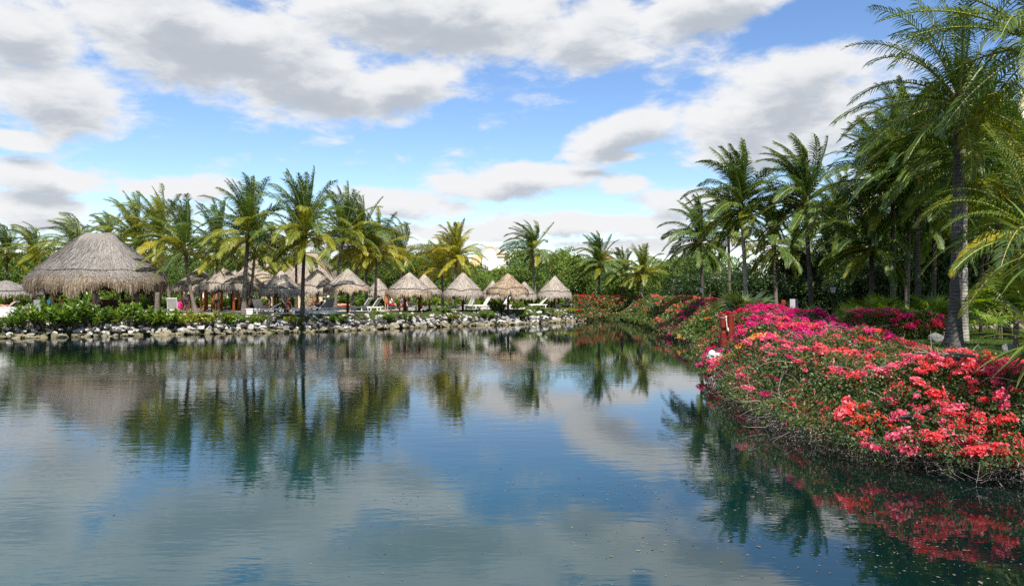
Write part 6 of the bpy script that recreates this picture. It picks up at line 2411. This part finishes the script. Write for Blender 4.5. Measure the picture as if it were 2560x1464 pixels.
    def cloth(keys, eds, grow, cut=None):
        ii = {k: i for i, k in enumerate(keys)}
        rad_ = [(R[k] if k in R else R[k[:3]]) + grow for k in keys]
        P_ = [tuple(J[k]) for k in keys]
        if cut:
            for k, (toward, f_) in cut.items():
                P_[ii[k]] = tuple(J[toward] + (J[k] - J[toward]) * f_)
                rad_[ii[k]] = rad_[ii[k]] * 1.15
        Vk, Fk = skin_mesh(P_, [(ii[a_], ii[b_]) for a_, b_ in eds], rad_, 1)
        c_ = MB()
        c_.add(Vk, Fk)
        return c_

    shirt = cloth(['che', 'wai', 'pel', 'shol', 'shor', 'elbl', 'elbr'], [('che', 'wai'), ('wai', 'pel'), ('che', 'shol'), ('che', 'shor'), ('shol', 'elbl'), ('shor', 'elbr')], .018,
                  {'elbl': ('shol', .6), 'elbr': ('shor', .6)})
    shorts = cloth(['pel', 'hipl', 'hipr', 'knel', 'kner'], [('pel', 'hipl'), ('pel', 'hipr'), ('hipl', 'knel'), ('hipr', 'kner')], .016, {'knel': ('hipl', .72), 'kner': ('hipr', .72)})
    brief = cloth(['pel', 'hipl', 'hipr'], [('pel', 'hipl'), ('pel', 'hipr')], .012)
    top_ = cloth(['che', 'shol', 'shor'], [('che', 'shol'), ('che', 'shor')], .006, {'shol': ('che', .45), 'shor': ('che', .45)})
    dress = cloth(['che', 'wai', 'pel', 'knel', 'kner'], [('che', 'wai'), ('wai', 'pel'), ('pel', 'knel'), ('pel', 'kner')], .03)
    BODY[key] = dict(body=b, hair=hair, cap=cap, shirt=shirt, shorts=shorts, swim_briefs=brief, bikini_top=top_, dress=dress)
    return BODY[key]


def make_person(x, y, z, rz, kind, woman, skin, label, hair='hair_dark', scale=1.0, **wear):
    B_ = body_mesh(kind, woman)
    rt = empty('person', (x, y, z), rz)
    rt.scale = (scale,) * 3
    tag(rt, label, 'person')
    B_['body'].build('body', [M[skin], M['hair_dark'], M['cloth_red']], rt, True)
    if 'cap' not in wear:
        B_['hair'].build('hair', M[hair], rt, True)
    for k, c in wear.items():
        B_[k].build(k, M[c], rt, True)
    return rt


def on_deck(px, off, dz=0.008):
    x, y, z = far_deck(px, off)
    return x, y, z + dz


make_person(*on_deck(243, 6.2), rad(20), 'walk', False, 'skin', 'person in blue shirt, striped shorts and white cap walking by the large palapa', shirt='cloth_blue', shorts='cloth_grey', cap='cloth_white')
make_person(*on_deck(150, 5.2), rad(60), 'sit', False, 'skin_tan', 'bare backed person seated under the left rim of the large palapa', swim_briefs='cloth_teal')
make_person(*on_deck(138, 6.4), rad(-20), 'sit', False, 'skin_tan', 'person in black shirt seated by the right blue chair', shirt='cloth_black', shorts='cloth_grey')
make_person(*on_deck(464, 7.2), rad(-20), 'stand', False, 'skin_pink', 'person in white shirt and blue shorts standing left of the leaning palm', shirt='cloth_white', shorts='cloth_blue')
make_person(*on_deck(476, 6.9), rad(150), 'stand', True, 'skin', 'person in dark shirt standing close to the leaning palm', shirt='cloth_black', swim_briefs='cloth_black')
make_person(*on_deck(542, 5.6), rad(80), 'stand', False, 'skin_tan', 'tanned bare backed man standing in dark swim briefs before the blunt palapa', swim_briefs='cloth_black')
make_person(*on_deck(603, 6.5), rad(10), 'sit', True, 'skin', 'long haired person seated behind the thick palm trunk', shirt='cloth_black', shorts='cloth_black')
make_person(*on_deck(632, 7.0), rad(200), 'sit', False, 'skin_tan', 'person in dull red shirt seated right of the thick palm trunk', shirt='cloth_red', shorts='cloth_black')
make_person(*on_deck(675, 3.4), rad(-150), 'sit', True, 'skin', 'woman in black bikini seated on a white lounger', bikini_top='cloth_black', swim_briefs='cloth_black')
make_person(*on_deck(718, 2.9, -0.12), rad(-40), 'sit', True, 'skin', 'auburn haired woman crouched on the lounger edge at the rocks', 'hair_auburn', bikini_top='cloth_red', swim_briefs='cloth_navy')
make_person(*on_deck(797, 6.0), rad(170), 'recline', False, 'skin', 'person in dark checked shirt reclining with legs to the left', shirt='cloth_navy', shorts='cloth_navy')
make_person(*on_deck(824, 6.4), rad(-120), 'sit', False, 'skin', 'person in black shirt and white cap seated behind a grey lounger', shirt='cloth_black', shorts='cloth_navy', cap='cloth_white')
make_person(*on_deck(852, 9.0), rad(0), 'lie', True, 'skin_pink', 'sunbather lying in the shade of the golden umbrella', bikini_top='cloth_red', swim_briefs='cloth_red')
make_person(*on_deck(966, 7.0), rad(-60), 'stand', True, 'skin', 'woman in long rust coloured dress standing left of the seated group', 'hair_auburn', dress='cloth_orange')
make_person(*on_deck(976, 7.6), rad(20), 'sit', True, 'skin', 'person in white shirt seated at the left of the group under the broad umbrella', 'hair_blond', shirt='cloth_white', shorts='cloth_red')
make_person(*on_deck(1005, 7.4), rad(70), 'stand', False, 'skin', 'bare backed man in dark shorts standing under the broad umbrella', shorts='cloth_grey')
make_person(*on_deck(1016, 7.2), rad(160), 'sit', True, 'skin_pink', 'child in pink seated right of the bare backed man', 'hair_blond', 0.8, shirt='cloth_pink', shorts='cloth_pink')
make_person(*on_deck(82, 7.5), rad(175), 'lie', False, 'skin', 'sunbather lying on a lounger left of the large palapa', swim_briefs='cloth_navy')
make_person(*on_deck(22, 7.0), rad(-170), 'recline', True, 'skin', 'person reclining at the left picture edge', bikini_top='cloth_black', swim_briefs='cloth_black')
